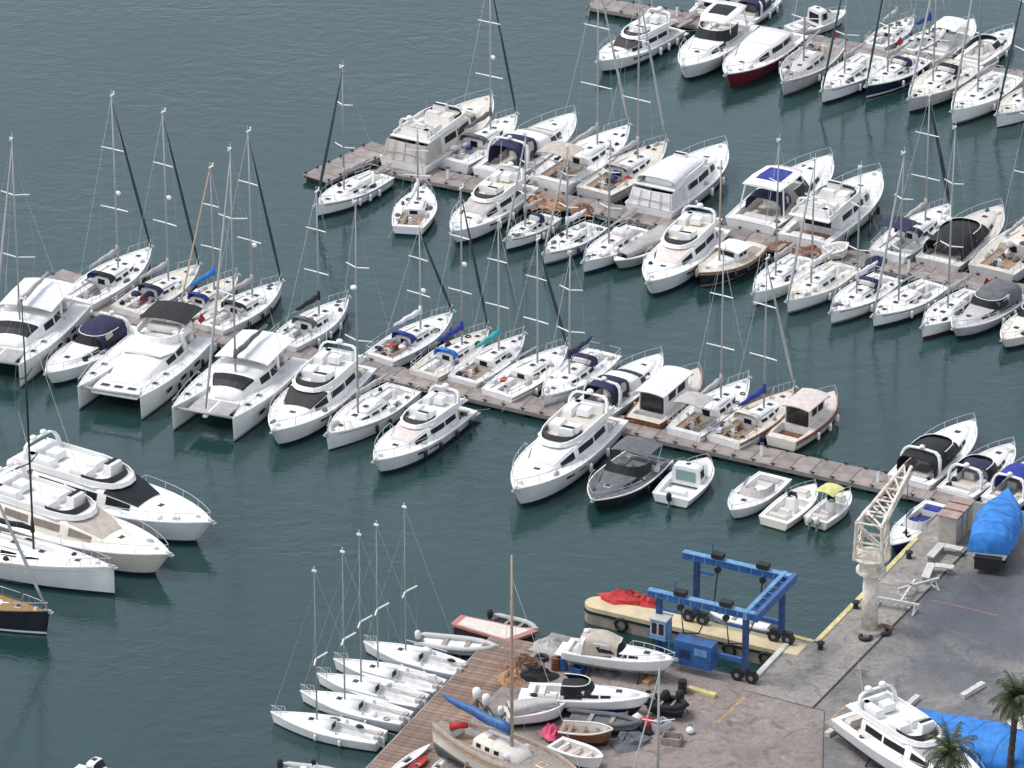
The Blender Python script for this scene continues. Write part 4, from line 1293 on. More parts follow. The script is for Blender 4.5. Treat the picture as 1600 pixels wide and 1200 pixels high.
smallboat('small beige tender lying on the middle pontoon behind two flybridge yachts', (1326, 380), (1290, 390), G3, kind='open', ob=0, hull='cream', z0=.6, B=0.42, name='tender', cat='dinghy')
sailboat('white yacht with big navy bimini and dark furled jib, middle pontoon', (1485, 318), (1386, 396), G3, bim='navy_canvas', hood='navy_canvas', mt=(1456, 150), jr=.16, cover='pale_canvas')
sport('grey hulled cruiser with black canopy, middle pontoon', (1564, 322), (1464, 409), G3, hull='pale_grey', deck='sunpad', canopy='black_canvas', stripe='mid_grey', arch=None, B=0.36, canx=(.08, .52), cath=.95, fm='orange_net', shelf='sunpad')
sailboat('beige decked yacht with cluttered stern cut off by the right edge', (1650, 335), (1548, 424), G3, hull='pale_grey', deck='sunpad', roof='sunpad', B=.38, teak=True, clutter=6, mt=(1612, 100), fm='red_canvas', sr=.86)
# middle pontoon, near side
sailboat('white yacht beside the cross pontoon at the middle pontoon left end', (493, 316), (597, 268), G3, mt=(519, 105), jib='grey_sail', B=.36, fm='white', jr=.12)
sailboat('short white yacht with wooden cockpit, stern to open water', (664, 283), (637, 350), G3, B=0.43, teak=True, mt=(655, 200), H=1.2, jib=None, fend=False, cover='white_canvas', sr=.72, bottom='antifoul')
flybridge('white flybridge cruiser right of the short yacht with wooden cockpit', (706, 356), (812, 282), G3, fm='white', glass='clear_vinyl', B=0.33, flyfloor='cream_deck')
sailboat('small white yacht next to the orange nets, middle pontoon', (790, 368), (862, 332), G3, hood='navy_canvas', mt=(842, 210), jib='pale_sail', B=.36)
sailboat('small white yacht with plumb bow, third right of the flybridge cruiser', (849, 390), (932, 346), G3, mt=(888, 230), jib='pale_sail', B=.36, cover='white_canvas')
sailboat('white yacht with curved coachroof left of the low grey covered boat', (911, 404), (1000, 352), G3, mt=(948, 220), B=.36, jib=None, cover=None, hood='white_canvas')
smallboat('low grey boat under a full pale cover left of tall flybridge cruiser', (960, 408), (1050, 362), G3, kind='cover', cover='pale_canvas', hull='pale_grey', ob=0, B=0.35)
flybridge('tall white flybridge cruiser with beige windscreen cover, middle pontoon', (1012, 437), (1106, 350), G3, shade='pink_canvas', fm='white', B=0.34, flyfloor='cream_deck')
classic('rounded wooden trimmed boat with dark sides beside tall flybridge cruiser', (1093, 426), (1183, 380), G3, hull='dark_hull', deck='cream_deck', roof='white_canvas', trim='teak', B=0.43, house=(.34, .52), cabh=.9, aft='teak', side='white', mastpx=(1135, 250), ends=.6, bottom='antifoul')
sailboat('first of five white yachts right of the wooden trimmed boat', (1177, 453), (1258, 398), G3, mt=(1205, 220), jib=None, cover='pale_canvas')
sailboat('second of five white yachts, cream deck, brown nets at its stern', (1230, 466), (1322, 410), G3, deck='cream_deck', mt=(1262, 250), jib='pale_sail', cover='white_canvas')
sailboat('third of five white yachts, with a navy spray hood', (1298, 483), (1388, 428), G3, hood='navy_canvas', mt=(1346, 262), jib=None, cover='white_canvas')
sailboat('fourth of five white yachts, no hood, left of the rightmost', (1364, 488), (1462, 438), G3, mt=(1420, 240), jib='pale_sail', cover=None)
sailboat('fifth and rightmost of five white yachts, beside the grey cabin cruiser', (1441, 505), (1530, 452), G3, mt=(1480, 200), jib=None, cover='pale_canvas', radar=.5)
sport('grey cabin cruiser with dark grey canopy near the right edge', (1489, 507), (1582, 452), G3, hull='pale_grey', deck='pale_grey', shelf='pale_grey', canopy='grey_canvas', arch=None, B=0.39, fm='white')
sport('cream boat cut off by the right edge below the grey cabin cruiser', (1566, 524), (1650, 470), G3, hull='cream', deck='cream_deck', arch=None, B=0.37, pad='sunpad', shelf='cream')

# long pontoon, far side
sailboat('white yacht with black spray hood, leftmost beyond the long pontoon', (237, 386), (118, 470), G2, hood='black_canvas', mt=(186, 150), radar=.42, B=.36, cover='pale_canvas', clutter=2)
sailboat('white yacht with purple-blue canvas rolls, second beyond the long pontoon', (312, 410), (196, 482), G2, clutter=4, mt=(257, 176), hood='navy_canvas', deck='cream_deck', radar=.48, cover='pale_canvas')
sailboat('cream yacht with bright blue cover, third beyond the long pontoon', (372, 424), (278, 488), G2, hull='cream', deck='cream_deck', roof='cream', mt=(301, 262), jib=None, cover='sky_blue_canvas', hood='blue_canvas', backm='tan_spar', backr=.07, mast='alu')
sailboat('white yacht with black hood and dark furled jib, fourth beyond the long pontoon', (441, 436), (326, 508), G2, hood='black_canvas', bim=None, mt=(388, 206), cover='pale_canvas', radar=.3, clutter=3, fm='rubber')
sailboat('white yacht with grey hood and dark boom cover behind the power catamarans', (545, 461), (440, 534), G2, hood='grey_canvas', cover='black_canvas', mt=(528, 300), jib=None, B=0.37, clutter=2)
sailboat('yacht with royal blue hood and wooden cockpit beyond the long pontoon', (708, 484), (592, 556), G2, hood='blue_canvas', mt=(660, 355), hull='white', stripe='navy_hull', B=.36, teak=True, clutter=3, cover='white_canvas', fm='rubber', radar=.35)
sailboat('cream yacht with blue cockpit cover left of the turquoise boom', (764, 509), (662, 580), G2, hull='cream', deck='cream_deck', hood='sky_blue_canvas', cover='blue_canvas', mt=(712, 295), radar=.5)
sailboat('white yacht with turquoise boom cover', (820, 517), (722, 590), G2, cover='turquoise_canvas', mt=(778, 345), jib=None, hood=None, teak=True, B=.36)
sailboat('white yacht with bare boom right of the turquoise covered one', (887, 536), (776, 612), G2, mt=(843, 375), jib='grey_sail', cover=None, clutter=2, jr=.12)
sailboat('white yacht moored bow to the long pontoon with navy stern covers', (847, 618), (945, 548), G2, mt=(892, 395), hood='navy_canvas', cover='navy_canvas', jib=None, B=0.37  )
sport('white cruiser with dark navy canopy beyond the long pontoon', (1034, 551), (922, 640), G2, canopy='navy_canvas', solid=True, canx=(.11, .37), canw=.66, B=.35, cath=1.2, fm='white')
classic('fishing boat with white box wheelhouse and orange wooden transom', (1092, 574), (1004, 657), G2, hull='wood_hull', roof='white_canvas', deck='sunpad', house=(.16, .62), cabh=1.6, aft='wood_hull', side='white', B=0.39, fend=False, ends=.8)
sailboat('white yacht with grey awning aft right of the fishing boat', (1171, 589), (1068, 674), G2, bim='pale_canvas', mt=(1130, 390), jib=None, cover='pale_canvas', B=.36, teak=True)
sailboat('brown striped white yacht with blue boom cover beside round sterned launch', (1243, 604), (1130, 685), G2, stripe='wood_hull', deck='cream_deck', cover='blue_canvas', mt=(1206, 405), jib='pale_sail', rail='wood_hull', teak=True, hood='cream_deck', clutter=2)
classic('round sterned cream launch with pink roof, rightmost beyond the long pontoon', (1304, 610), (1220, 686), G2, hull='cream', roof='pink_canvas', B=0.41, trim='wood_hull', deck='pink_canvas', ends=.72, fm='white')
# long pontoon, near side
catamaran('white sailing catamaran with flat white hardtop at the left edge', (-18, 564), (84, 470), G2, Bm=6.4, mt=(57, 218), bim='white_canvas', win='glass', sailcol='pale_canvas')
sport('white sport boat with navy canvas between the two left catamarans', (71, 582), (200, 506), G2, canopy='navy_canvas', B=0.34, canx=(.2, .5), fm='rubber')
catamaran('large white power catamaran with black sun awning aft', (170, 613), (276, 520), G2, Bm=6.6, power=True, bim='black_canvas', vents=True)
catamaran('white sailing catamaran with trampolines right of the power catamaran', (316, 646), (424, 553), G2, Bm=6.4, mt=(372, 234), mast='alu', bim='white_canvas', sailcol='grey_canvas')
flybridge('white flybridge yacht with brown tinted screen right of the catamarans', (426, 672), (548, 566), G2, B=0.35, glass='tint_glass', canopy=None, fm='rubber')
sailboat('white yacht with plumb bow between two flybridge yachts', (510, 678), (632, 604), G2, mt=(562, 316), jib=None, B=.36, cover='pale_canvas', fm='rubber', radar=.6)
flybridge('white flybridge yacht with pale windscreen cover and black fenders', (585, 713), (714, 628), G2, shade='pink_canvas', fm='rubber', fend=(.12, .3, .5, .66), B=0.34, glass='tint_glass')
flybridge('big white and cream flybridge yacht with peach sunpads, middle of the long pontoon', (804, 766), (940, 648), G2, B=0.33, flyfloor='sunpad', sunpad='pink_canvas', shade='white_canvas', fm='white', fend=(.3, .5), tall=.95)
sport('dark grey workboat with grey bimini beside the peach flybridge yacht', (926, 776), (1016, 706), G2, hull='dark_hull', deck='grey_canvas', stripe='dark_hull', canopy=None, top='grey_canvas', arch=None, B=.46, fm='rubber', cockpit='grey_deck', pad='grey_canvas', glass='glass', shelf='grey_canvas', frame='dark_hull', rail=True, name='workboat')
smallboat('small white cabin boat with pale teal rear window', (1106, 716), (1048, 776), G2, kind='cuddy', glass='teal_glass', ob=1, B=.50)
smallboat('white bowrider with grey windscreen, bow to open water', (1142, 798), (1212, 742), G2, kind='bowrider', ob=0, B=0.41, glass='clear_vinyl', seatm='pale_canvas')
smallboat('white open boat with brown console between bowrider and yellow topped boat', (1274, 757), (1208, 812), G2, kind='console', ob=0, B=0.43, seatm='sunpad', glass='tint_glass', hull='cream')
smallboat('small white boat with pale yellow top and two outboards', (1328, 768), (1274, 812), G2, kind='console', cover='yellow_canvas', ob=2, B=0.44, obm='white_deck', hull='cream')

# by the crane
sport('white cruiser with black canopy beyond the quay crane', (1522, 654), (1420, 748), GQ, canopy='black_canvas', B=0.36, canx=(.1, .5), cath=1.0, fm='rubber')
sport('white cruiser with navy hood between two others near the blue tarpaulin', (1584, 686), (1492, 764), GQ, canopy='navy_canvas', B=0.37, canx=(.3, .48), cath=.8)
sport('white cruiser with long navy blue canopy at the right edge behind the blue tarpaulin', (1648, 700), (1560, 778), GQ, canopy='blue_canvas', B=0.36, canx=(.2, .52))
smallboat('slim blue and white speedboat tied up behind the crane jib', (1393, 852), (1470, 786), GQ, kind='bowrider', ob=0, B=0.33, hull='blue_stripe', deck='white_deck', seatm='blue_canvas', glass='pale_grey', inner='blue_stripe')

# left edge
flybridge('big white flybridge yacht with dark wraparound screen at the left edge', (332, 820), (20, 728), GL, B=0.32, glass='glass', fm='white', fend=(), domes=2, cockpit='teak')
flybridge('cream white flybridge yacht in front of the dark screened one, left edge', (266, 870), (-30, 778), GL, B=0.32, shade='beige_canvas', house='cream', fm='rubber', fend=(.62,), hull='cream', domes=2, winm='bronze_glass')
sailboat('long white yacht with plumb bow and black mast at the left edge', (178, 896), (-130, 832), GL, fbm=1.2, rake=0.0, B=.26, mast='black_mast', mt=(42, 468), jib=None, cover='black_canvas', fm='rubber', fend=False, hood='black_canvas', clutter=3)
sailboat('black hulled yacht with varnished wooden deck at the left edge', (78, 964), (-190, 912), GL, B=0.24, hull='dark_hull', deck='brass', stripe='white', jib='pale_sail', fend=False, H=1.0, mast='alu', cover='white_canvas', rail='dark_hull')

# keelboats along the wooden dock
KL = ['nearest of five white keelboats along the wooden dock', 'second nearest of five white keelboats along the wooden dock', 'middle one of five white keelboats along the wooden dock', 'second farthest of five white keelboats along the wooden dock', 'farthest of five white keelboats, beside the grey inflatable']
for lab, bow, st, mt in zip(KL, [(423, 1112), (469, 1079), (495, 1052), (521, 1029), (568, 1002)], [(596, 1152), (636, 1122), (661, 1095), (688, 1072), (726, 1046)], [(501, 892), (547, 862), (574, 835), (599, 820), (641, 792)]):
    dayboat(lab, bow, st, GK, mt)
rib('white tender lying beyond the finger pier under the boat lift', (1112, 954), (1200, 976), GK, m='white_deck', console=False, ob=0, B=.26)
rib('pale grey inflatable with white outboard between keelboats and pink platform', (776, 1010), (660, 998), GK, obm='white_deck', console=False, B=0.33)
rib('dark inflatable with an outboard tied up behind the pink platform', (838, 982), (772, 966), GK, m='pale_canvas', console=False, ob=1, B=0.37, inner='black_canvas')
smallboat('white boat roof cut off by the bottom edge, left of the keelboats', (190, 1222), (112, 1202), GL, kind='cuddy', ob=0, B=0.43)
rib('grey inflatable cut off by the bottom edge below the nearest keelboat', (540, 1212), (445, 1200), GL, console=True, B=0.39)

# ------------------------------------------------------------------ boats and gear ashore
def cradle(b, x0=.25, x1=.7):
    """wooden blocks and props under a boat standing ashore"""
    L = b.L
    z = -b.z0 + QZ + .01
    for x in (x0, x1):
        for sg in (1, -1):
            w = b.hb(L * x) * .55
            b.add('prop', tube([(L * x, sg * (w + .55), z), (L * x, sg * w * 1.1, b.draft * -.1)], .07, 5), 'rubber')
        b.add('block', box(L * x, 0, (z - b.draft + .06) / 2, .5, .45, max(.1, -b.draft + .06 - z)), 'dock_wood')

b = sport('white cruiser with beige canopy and white arch ashore beside the boat lift', (1056, 1020), (884, 1000), GH, canopy='beige_canvas', z0=QZ + .75, canx=(.16, .5), B=.30, bottom='antifoul_white', stripe='white', fend=(), arch='white', tail=True); cradle(b)
b = sport('low white speedboat with black canopy ashore behind the covered dinghies', (1018, 1078), (824, 1072), GH, canopy='black_canvas', z0=QZ + .55, canx=(.28, .52), B=.24, arch=None, fend=(), cath=.55, bottom='antifoul', rail=False); cradle(b)
b = smallboat('grey and white covered dinghy ashore beside the blue boom', (884, 1098), (790, 1112), GH, kind='cover', cover='pale_canvas', z0=QZ + .30, ob=1, obm='white_deck', B=.36, name='dinghy', cat='dinghy')
b = smallboat('small brown wooden boat ashore under the speedboat bow', (958, 1140), (876, 1134), GH, kind='open', hull='wood_hull', ob=0, z0=QZ + .30, B=.34, inner='teak', seatm='teak', deck='teak', name='rowing_boat', cat='dinghy')
b = smallboat('white dinghy with pink floor ashore below the pink cover', (942, 1184), (866, 1158), GH, kind='open', ob=0, z0=QZ + .36, B=.46, inner='pink_canvas', seatm='pink_canvas', name='dinghy', cat='dinghy')
b = rib('black inflatable with engine ashore at the bow of the low speedboat', (1072, 1100), (1020, 1092), GH, m='black_canvas', z0=QZ + .3, console=False, ob=1, hullm='dark_hull', inner='black_canvas')
b = rib('dark grey inflatable ashore between speedboat and brown boat', (1000, 1128), (890, 1116), GH, m='grey_canvas', z0=QZ + .3, console=False, ob=0, hullm='mid_grey', inner='grey_canvas', B=.3)

# old wooden sailing boat by the dock
def old_boat():
    b = Boat('wooden_sailboat', 'old wooden sailing boat with tan mast and blue boom cover by the dock', 'sailboat', (918, 1226), (684, 1126), 1.5, 1.5, GH, QZ + .85)
    L = b.L
    b.form(L * .29, 1.35, 1.55, .30, 2.0, .5, .05, .80, 1.0, .02, .95)
    w = b.B / 2
    b.hull(('cream', 'teak', 'antifoul_teal'))
    b.deck('teak_grey', (L * .12, L * .28, w * .45), 'teak', .5, 'teak')
    for sg in (1, -1):
        b.add('rubbing_strake', tube([(L * i / 14, sg * (b.hb(L * i / 14) + .03), b.sh(L * i / 14) - .2) for i in range(15)], .07, 5), 'teak')
        b.add('bulwark', wall([(L * i / 14, sg * max(b.hb(L * i / 14) - .03, .02)) for i in range(15)], [b.sh(L * i / 14) for i in range(15)], [b.sh(L * i / 14) + .22 for i in range(15)], .05), 'beige_canvas')
    z = b.sh(L * .4)
    lf = b.house('coachroof', [(L * .30, w * .52, z, .5, .1, .08), (L * .45, w * .55, z, .5, .1, .08), (L * .56, w * .45, z, .45, .12, .06), (L * .60, w * .4, z, .1, .2, .03)], 'sunpad')
    for sg in (0, 1):
        for i in range(4):
            v0, v1 = (.6, 1.8) if sg == 0 else (8.2, 9.4)
            b.pane(lf, L * (.325 + .06 * i), L * (.355 + .06 * i), v0, v1, 'glass', 'porthole')
    b.hatch(L * .38, 0, z + .56, .7, .7, 'teak', lf.o); b.hatch(L * .70, 0, b.sh(L * .7) + .02, .6, .6, 'teak')
    xm = L * .50
    H = ztop(b.world(xm)[1], 868) - QZ - .85
    mo = b.add('mast', tube([(xm, 0, .5), (xm, 0, H * .6), (xm, 0, H)], [.12, .1, .06], 8), 'tan_spar', smooth=True)
    bo = b.add('boom', tube([(xm - .15, 0, z + 1.5), (L * .02, .3, z + 1.7)], .09, 6), 'tan_spar')
    n = 7
    b.add('sail_cover', tube([(xm - .1 + (L * .02 - xm) * i / n, .3 * i / n, z + 1.62 + .03 * i + .05 * sin(i * 2)) for i in range(n + 1)], [.3, .32, .3, .28, .25, .22, .17, .08], 8, flat=1.2), 'lift_blue', bo, smooth=True)
    b.add('red_bundle', tube([(L * .10, -.3, z + .3), (L * .17, .5, z + .35)], [.25, .2], 8), 'red_canvas', smooth=True)
    b.add('white_bundle', tube([(L * .52, -.9, z + .2), (L * .55, .9, z + .35)], [.28, .22], 8), 'white_canvas', smooth=True)
    for sg in (1, -1):
        b.add('shroud', tube([(xm - .3, sg * (b.hb(xm) - .1), z), (xm, 0, H * .85)], .014, 4), 'steel')
    b.add('forestay', tube([(L * .98, 0, b.fb), (xm, 0, H * .9)], .016, 4), 'steel')
    for x in (.3, .6):
        for sg in (1, -1):
            b.add('prop', tube([(L * x, sg * (w + .4), -.84), (L * x, sg * w * .8, .5)], .08, 5), 'dock_wood')
    return b
old_boat()

def tarp_boat(label, bow, stern, m='sky_blue_canvas', z0=QZ + .9, B=.34, h=1.5, trailer=True):
    b = Boat('covered_boat', label, 'boat', bow, stern, 1.5, 1.3, GH, z0)
    L = b.L
    b.form(B * L, .95, 1.25, .88, 2.4, .42, .07, .8, .5, .03, .92)
    b.hull(('white', 'white', 'antifoul'))
    rr = random.Random(int(bow[0]))
    secs = []
    n = 30
    for i in range(n + 1):
        t = i / n; x = -.15 + (L + .25) * t
        w = b.hb(max(0, min(L, x))) + .12
        hh = h * (.55 + .45 * sin(pi * min(1, t * 1.15 + .12)) ** .7) * (1 - .35 * t)
        q = []
        for k in range(25):
            a = pi * k / 24
            ca, sa = cos(a), sin(a)
            fold = .035 * sin(9 * a + i * .6) + .03 * sin(4 * a - i * .9) + .012 * rr.uniform(-1, 1)
            y = w * (1 if ca >= 0 else -1) * abs(ca) ** .75 * (1 + fold * .5)
            zz = b.sh(max(0, min(L, x))) - .35 + (hh + .35) * sa ** .8 * (1 + fold)
            if k in (0, 24): zz += .10 * rr.uniform(-1, 1.2)
            q.append((x, y, zz))
        secs.append(q)
    lf = Loft(secs, True)
    b.add('tarpaulin', lf.geo(), m, smooth=True)
    for i in (5, 11, 17, 23):
        b.add('lashing', tube([tuple(Vector(p) * 1.0 + Vector((0, 0, .03))) for p in secs[i]], .012, 4), 'lift_blue')
    if trailer:
        z = QZ - z0
        b.add('trailer_frame', merge(box(L * .45, .6, z + .55, L * .8, .12, .16), box(L * .45, -.6, z + .55, L * .8, .12, .16), box(L * .2, 0, z + .55, .12, 1.6, .12), box(L * .7, 0, z + .55, .12, 1.4, .12)), 'rubber')
        for sg in (1, -1):
            for x in (.22, .36):
                b.add('trailer_wheel', tube([(L * x, sg * .85 - .12, z + .34), (L * x, sg * .85 + .12, z + .34)], .34, 12), 'rubber')
        b.add('block', box(L * .75, 0, z + .25, .5, .5, .5), 'dock_wood')
        b.add('stern_gear', box(-.1, 0, -.1, .7, 1.8, .9), 'black_canvas')
    return b
tarp_boat('boat under a bright blue tarpaulin on a trailer by the quay crane', (1575, 768), (1546, 848), B=.40, h=1.5)
tarp_boat('long boat under a blue tarpaulin behind the palm trees', (1432, 1112), (1660, 1200), z0=QZ + .9, B=.34, h=1.5)
b = flybridge('white flybridge cruiser ashore below the blue tarpaulin, bottom right', (1545, 1236), (1338, 1108), GH, z0=QZ + .8, B=.33, hull='white', shade='pale_canvas', fend=(), bottom='antifoul', domes=2, canopy=None, aft=None, flyfloor='white_deck', cockpit='teak'); cradle(b)
b = sport('white boat cut off by the right edge behind the taller palm', (1680, 1180), (1596, 1112), GH, arch=None, z0=QZ + .6, B=.36, fend=()); cradle(b)

# ------------------------------------------------------------------ blue boat lift
def boat_lift():
    O = unp(1168, 1066, QZ)
    r = empty('boat_lift', (O.x, O.y, QZ), atan2(U.y, U.x))
    tag(r, 'blue gantry boat lift standing over the dock basin', 'boat lift')
    # local x = along U (seaward), local y = -Vv direction -> use negative y for the far side
    wv, lu, H = -5.8, 6.3, 4.65
    def bx(n, *a, m='lift_blue', p=None): return link(n, *box(*a), m, p or r)
    for i, (x, y) in enumerate(((.2, 0), (lu, 0), (.2, wv), (lu, wv))):
        lg = bx('leg', x, y, H / 2 + .4, .34, .34, H - .8, m='lift_leg')
        bx('brace', x + (.55 if x < 1 else -.55), y, H - .75, 1.3, .2, .16, p=lg)
        for dx in (-.5, .5):
            wlm = link('wheel', *tube([(x + dx, y - .17, .42), (x + dx, y + .17, .42)], .42, 14), 'rubber', r)
            link('hub', *tube([(x + dx, y - .19, .42), (x + dx, y + .19, .42)], .16, 8), 'mid_grey', wlm)
        bx('bogie', x, y, .78, 1.5, .3, .3, m='rubber')
    for y, x0, x1 in ((0, -.6, 7.1), (wv, -.6, 7.3)):
        bm = bx('top_beam', (x0 + x1) / 2, y, H + .2, x1 - x0, .34, .46, m='lift_blue')
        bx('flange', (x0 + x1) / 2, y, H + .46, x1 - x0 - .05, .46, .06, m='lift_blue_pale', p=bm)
        for k in range(9):
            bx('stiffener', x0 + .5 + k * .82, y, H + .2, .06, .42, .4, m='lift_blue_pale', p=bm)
        for k in (1.6, 4.8):
            tr = bx('trolley', k, y, H + .72, .8, .55, .3, m='rubber')
            link('pulley', *tube([(k, y - .12, H - .35), (k, y + .12, H - .35)], .22, 10), 'rubber', tr)
            sl = link('sling', *tube([(k, y, H - .2), (k, y + (-.5 if y == 0 else .5), 2.2), (k, wv / 2, 1.0)], .05, 4), 'rubber', tr)
        link('mast_light', *tube([(5.2, y, H + .5), (5.2, y, H + 1.5)], .05, 5), 'lift_blue', bm)
    for dx in (-.35, .35):
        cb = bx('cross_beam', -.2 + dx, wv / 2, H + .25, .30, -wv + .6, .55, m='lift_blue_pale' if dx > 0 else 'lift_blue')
    for k in range(7):
        bx('cross_tie', -.2, wv * (k + .5) / 7, H + .45, .5, .12, .1)
    bx('lower_beam', lu / 2, 0, 1.5, lu - .4, .26, .3)
    bx('lower_beam', lu / 2, wv, 1.5, lu - .4, .26, .3)
    eng = bx('engine_housing', 3.6, .25, 1.45, 2.7, 1.0, 1.7)
    link('sign_panel', *box(3.0, .765, 1.75, .9, .02, .5), 'lift_blue_pale', eng)
    for k in range(4): bx('louvre', 4.1, .765, 1.2 + .16 * k, .8, .03, .06, m='rubber', p=eng)
    cab = bx('operator_cab', 6.0, .35, 2.75, 1.1, 1.0, 1.4, m='lift_blue_pale')
    for dx in (-.25, .25):
        bx('window', 6.0 + dx, .875, 2.85, .36, .03, .8, m='glass', p=cab)
        fr = bx('frame', 6.0 + dx, .855, 2.85, .46, .02, .92, m='white_paint', p=cab)
    bx('window', 6.56, .35, 2.85, .03, .7, .8, m='glass', p=cab)
    bx('roof', 6.0, .35, 3.5, 1.25, 1.15, .08, m='pale_grey', p=cab)
    ld = link('ladder', *merge(*[box(5.3, .45, 1.2 + .3 * k, .05, .4, .03) for k in range(7)], box(5.3, .25, 2.1, .05, .04, 2.2), box(5.3, .65, 2.1, .05, .04, 2.2)), 'lift_blue_pale', r)
boat_lift()

# ------------------------------------------------------------------ cream jib crane
def crane():
    P = unp(1358, 986, QZ)
    r = empty('jib_crane', (P.x, P.y, QZ)); tag(r, 'cream lattice jib crane on a round column at the quay edge', 'crane')
    T = unp(1418, 734, 9.5) - Vector((P.x, P.y, QZ))
    cm = 'crane_paint'
    link('base', *tube([(0, 0, 0), (0, 0, .25), (0, 0, .3)], [1.1, 1.0, .7], 16), 'concrete', r)
    link('column', *tube([(0, 0, .28), (0, 0, 4.4)], [.56, .50], 16), cm, r, smooth=True)
    link('slewing_ring', *tube([(0, 0, 4.35), (0, 0, 4.42), (0, 0, 4.62), (0, 0, 4.7)], [.6, 1.0, 1.0, .7], 18), cm, r)
    dirx = Vector((T.x, T.y, 0)).normalized(); sx = Vector((-dirx.y, dirx.x, 0))
    k = link('platform', *tube([(0, 0, 5.5), (0, 0, 5.58)], 1.25, 18), cm, r)
    rail = [tube([(1.2 * cos(2 * pi * i / 18), 1.2 * sin(2 * pi * i / 18), 6.4) for i in range(19)], .03, 4)]
    for i in range(9):
        a = 2 * pi * i / 9; rail.append(tube([(1.2 * cos(a), 1.2 * sin(a), 5.55), (1.2 * cos(a), 1.2 * sin(a), 6.4)], .025, 4))
    link('platform_rail', *merge(*rail), cm, k)
    link('machinery', *box(-dirx.x * .3, -dirx.y * .3, 5.05, 1.1, 1.1, .85, atan2(dirx.y, dirx.x)), cm, r)
    # lattice: mast section up to the knee, then the jib out to the tip
    base = [Vector((0, 0, 5.4)) + dirx * a + sx * b for a, b in ((-.75, -.95), (-.75, .95), (.75, -.95), (.75, .95))]
    knee = [Vector((0, 0, 8.2)) - dirx * .2 + dirx * a + sx * b for a, b in ((-.6, -.85), (-.6, .85), (.7, -.85), (.7, .85))]
    tip = [Vector(T) + dirx * a + sx * b + Vector((0, 0, c)) for a, b, c in ((0, -.25, .25), (0, .25, .25), (.1, -.25, -.2), (.1, .25, -.2))]
    def chord(a, b, rr=.13, n='chord'): link(n, *tube([a, b], rr, 6), cm, r)
    for i in range(4):
        chord(base[i], knee[i]); chord(knee[i], tip[i])
    def lat(A, B, n):
        for f in range(n):
            t0, t1 = f / n, (f + 1) / n
            for i, j in ((0, 1), (2, 3), (0, 2), (1, 3)):
                a0, b0 = A[i].lerp(B[i], t0), A[j].lerp(B[j], t0)
                a1, b1 = A[i].lerp(B[i], t1), A[j].lerp(B[j], t1)
                chord(a0, b1 if f % 2 else b1, .075, 'lattice_bar')
                if f: chord(a0, b0, .075, 'lattice_bar')
    lat(base, knee, 2); lat(knee, tip, 5)
    for i, j in ((0, 1), (2, 3), (0, 2), (1, 3)): chord(knee[i], knee[j], .07, 'lattice_bar')
    hd = Vector(T) + dirx * .2
    link('sheave', *tube([hd - sx * .3, hd + sx * .3], .3, 12), 'float', r)
    link('hoist_cable', *tube([hd, hd - Vector((0, 0, 4.5))], .025, 4), 'rubber', r)
    link('hook', *tube([hd + Vector((0, 0, -4.5)), hd + Vector((0, 0, -4.9)), hd + Vector((.15, 0, -5.1)), hd + Vector((.3, 0, -4.95))], .08, 6), 'rubber', r)
    link('stay_cable', *tube([Vector((0, 0, 8.3)) - dirx * .8, hd], .03, 4), 'rubber', r)
crane()

# ------------------------------------------------------------------ hut, racks, beams and smaller gear on the quay
ALONG = atan2(Vv.y, Vv.x)
def hut():
    P = unp(1492, 836, QZ)
    r = empty('storage_hut', (P.x, P.y, QZ), ALONG); tag(r, 'row of cream ribbed storage lockers with brown roof beside the crane', 'lockers')
    for i in range(3):
        lk = link('locker', *box(-1 + i * 1.0, 0, 1.0, .94, 1.3, 2.0), 'hut_wall', r)
        link('door', *box(-1 + i * 1.0, -.665, .95, .7, .03, 1.7), 'crane_paint', lk)
    link('roof', *box(0, 0, 2.06, 3.2, 1.5, .1), 'hut_roof', r)
    link('roof_bar', *box(-.5, 0, 2.14, .1, 1.5, .06), 'wood_hull', r); link('roof_bar', *box(.6, 0, 2.14, .1, 1.5, .06), 'wood_hull', r)
hut()
def gearbox(name, label, cat, px, size, m, rz=ALONG, z=QZ, group=None, lid=None):
    P = unp(*px, z)
    r = empty(name, (P.x, P.y, z), rz); tag(r, label, cat, group)
    link('body', *box(0, 0, size[2] / 2, size[0], size[1], size[2], taper=.96), m, r)
    link('lid', *box(0, 0, size[2] + .03, size[0] * 1.02, size[1] * 1.02, .06), lid or m, r)
    return r
def bench(label, px, rz):
    P = unp(*px, QZ)
    r = empty('bench', (P.x, P.y, QZ), rz); tag(r, label, 'bench', 'white benches beside the crane')
    link('seat', *box(0, 0, .5, 2.2, .55, .1), 'white_paint', r)
    link('seat', *box(.9, -.9, .5, .55, 1.3, .1), 'white_paint', r)
    for x, y in ((-.9, 0), (.9, 0), (.9, -1.3)): link('leg', *box(x, y, .23, .12, .4, .45), 'concrete', r)
bench('white L-shaped bench just below the cream lockers', (1462, 870), ALONG)
bench('white L-shaped bench nearer the camera beside the drain channel', (1450, 902), ALONG + .2)
def trestle(label, px, rz):
    P = unp(*px, QZ)
    r = empty('trestle', (P.x, P.y, QZ), rz); tag(r, label, 'trestle', 'white trestles behind the crane column')
    link('beam', *box(0, 0, .62, 3.2, .16, .16), 'white_paint', r)
    for x in (-1.3, 1.3):
        for sg in (1, -1): link('leg', *tube([(x, sg * .45, 0), (x, 0, .62)], .06, 5), 'white_paint', r)
        link('foot', *box(x, 0, .06, .12, 1.1, .1), 'white_paint', r)
trestle('white trestle lying farthest behind the crane column', (1435, 925), ALONG - .6)
trestle('white trestle in the middle of three behind the crane column', (1418, 936), ALONG + .1)
trestle('white trestle nearest the crane column', (1400, 952), ALONG - 1.5)
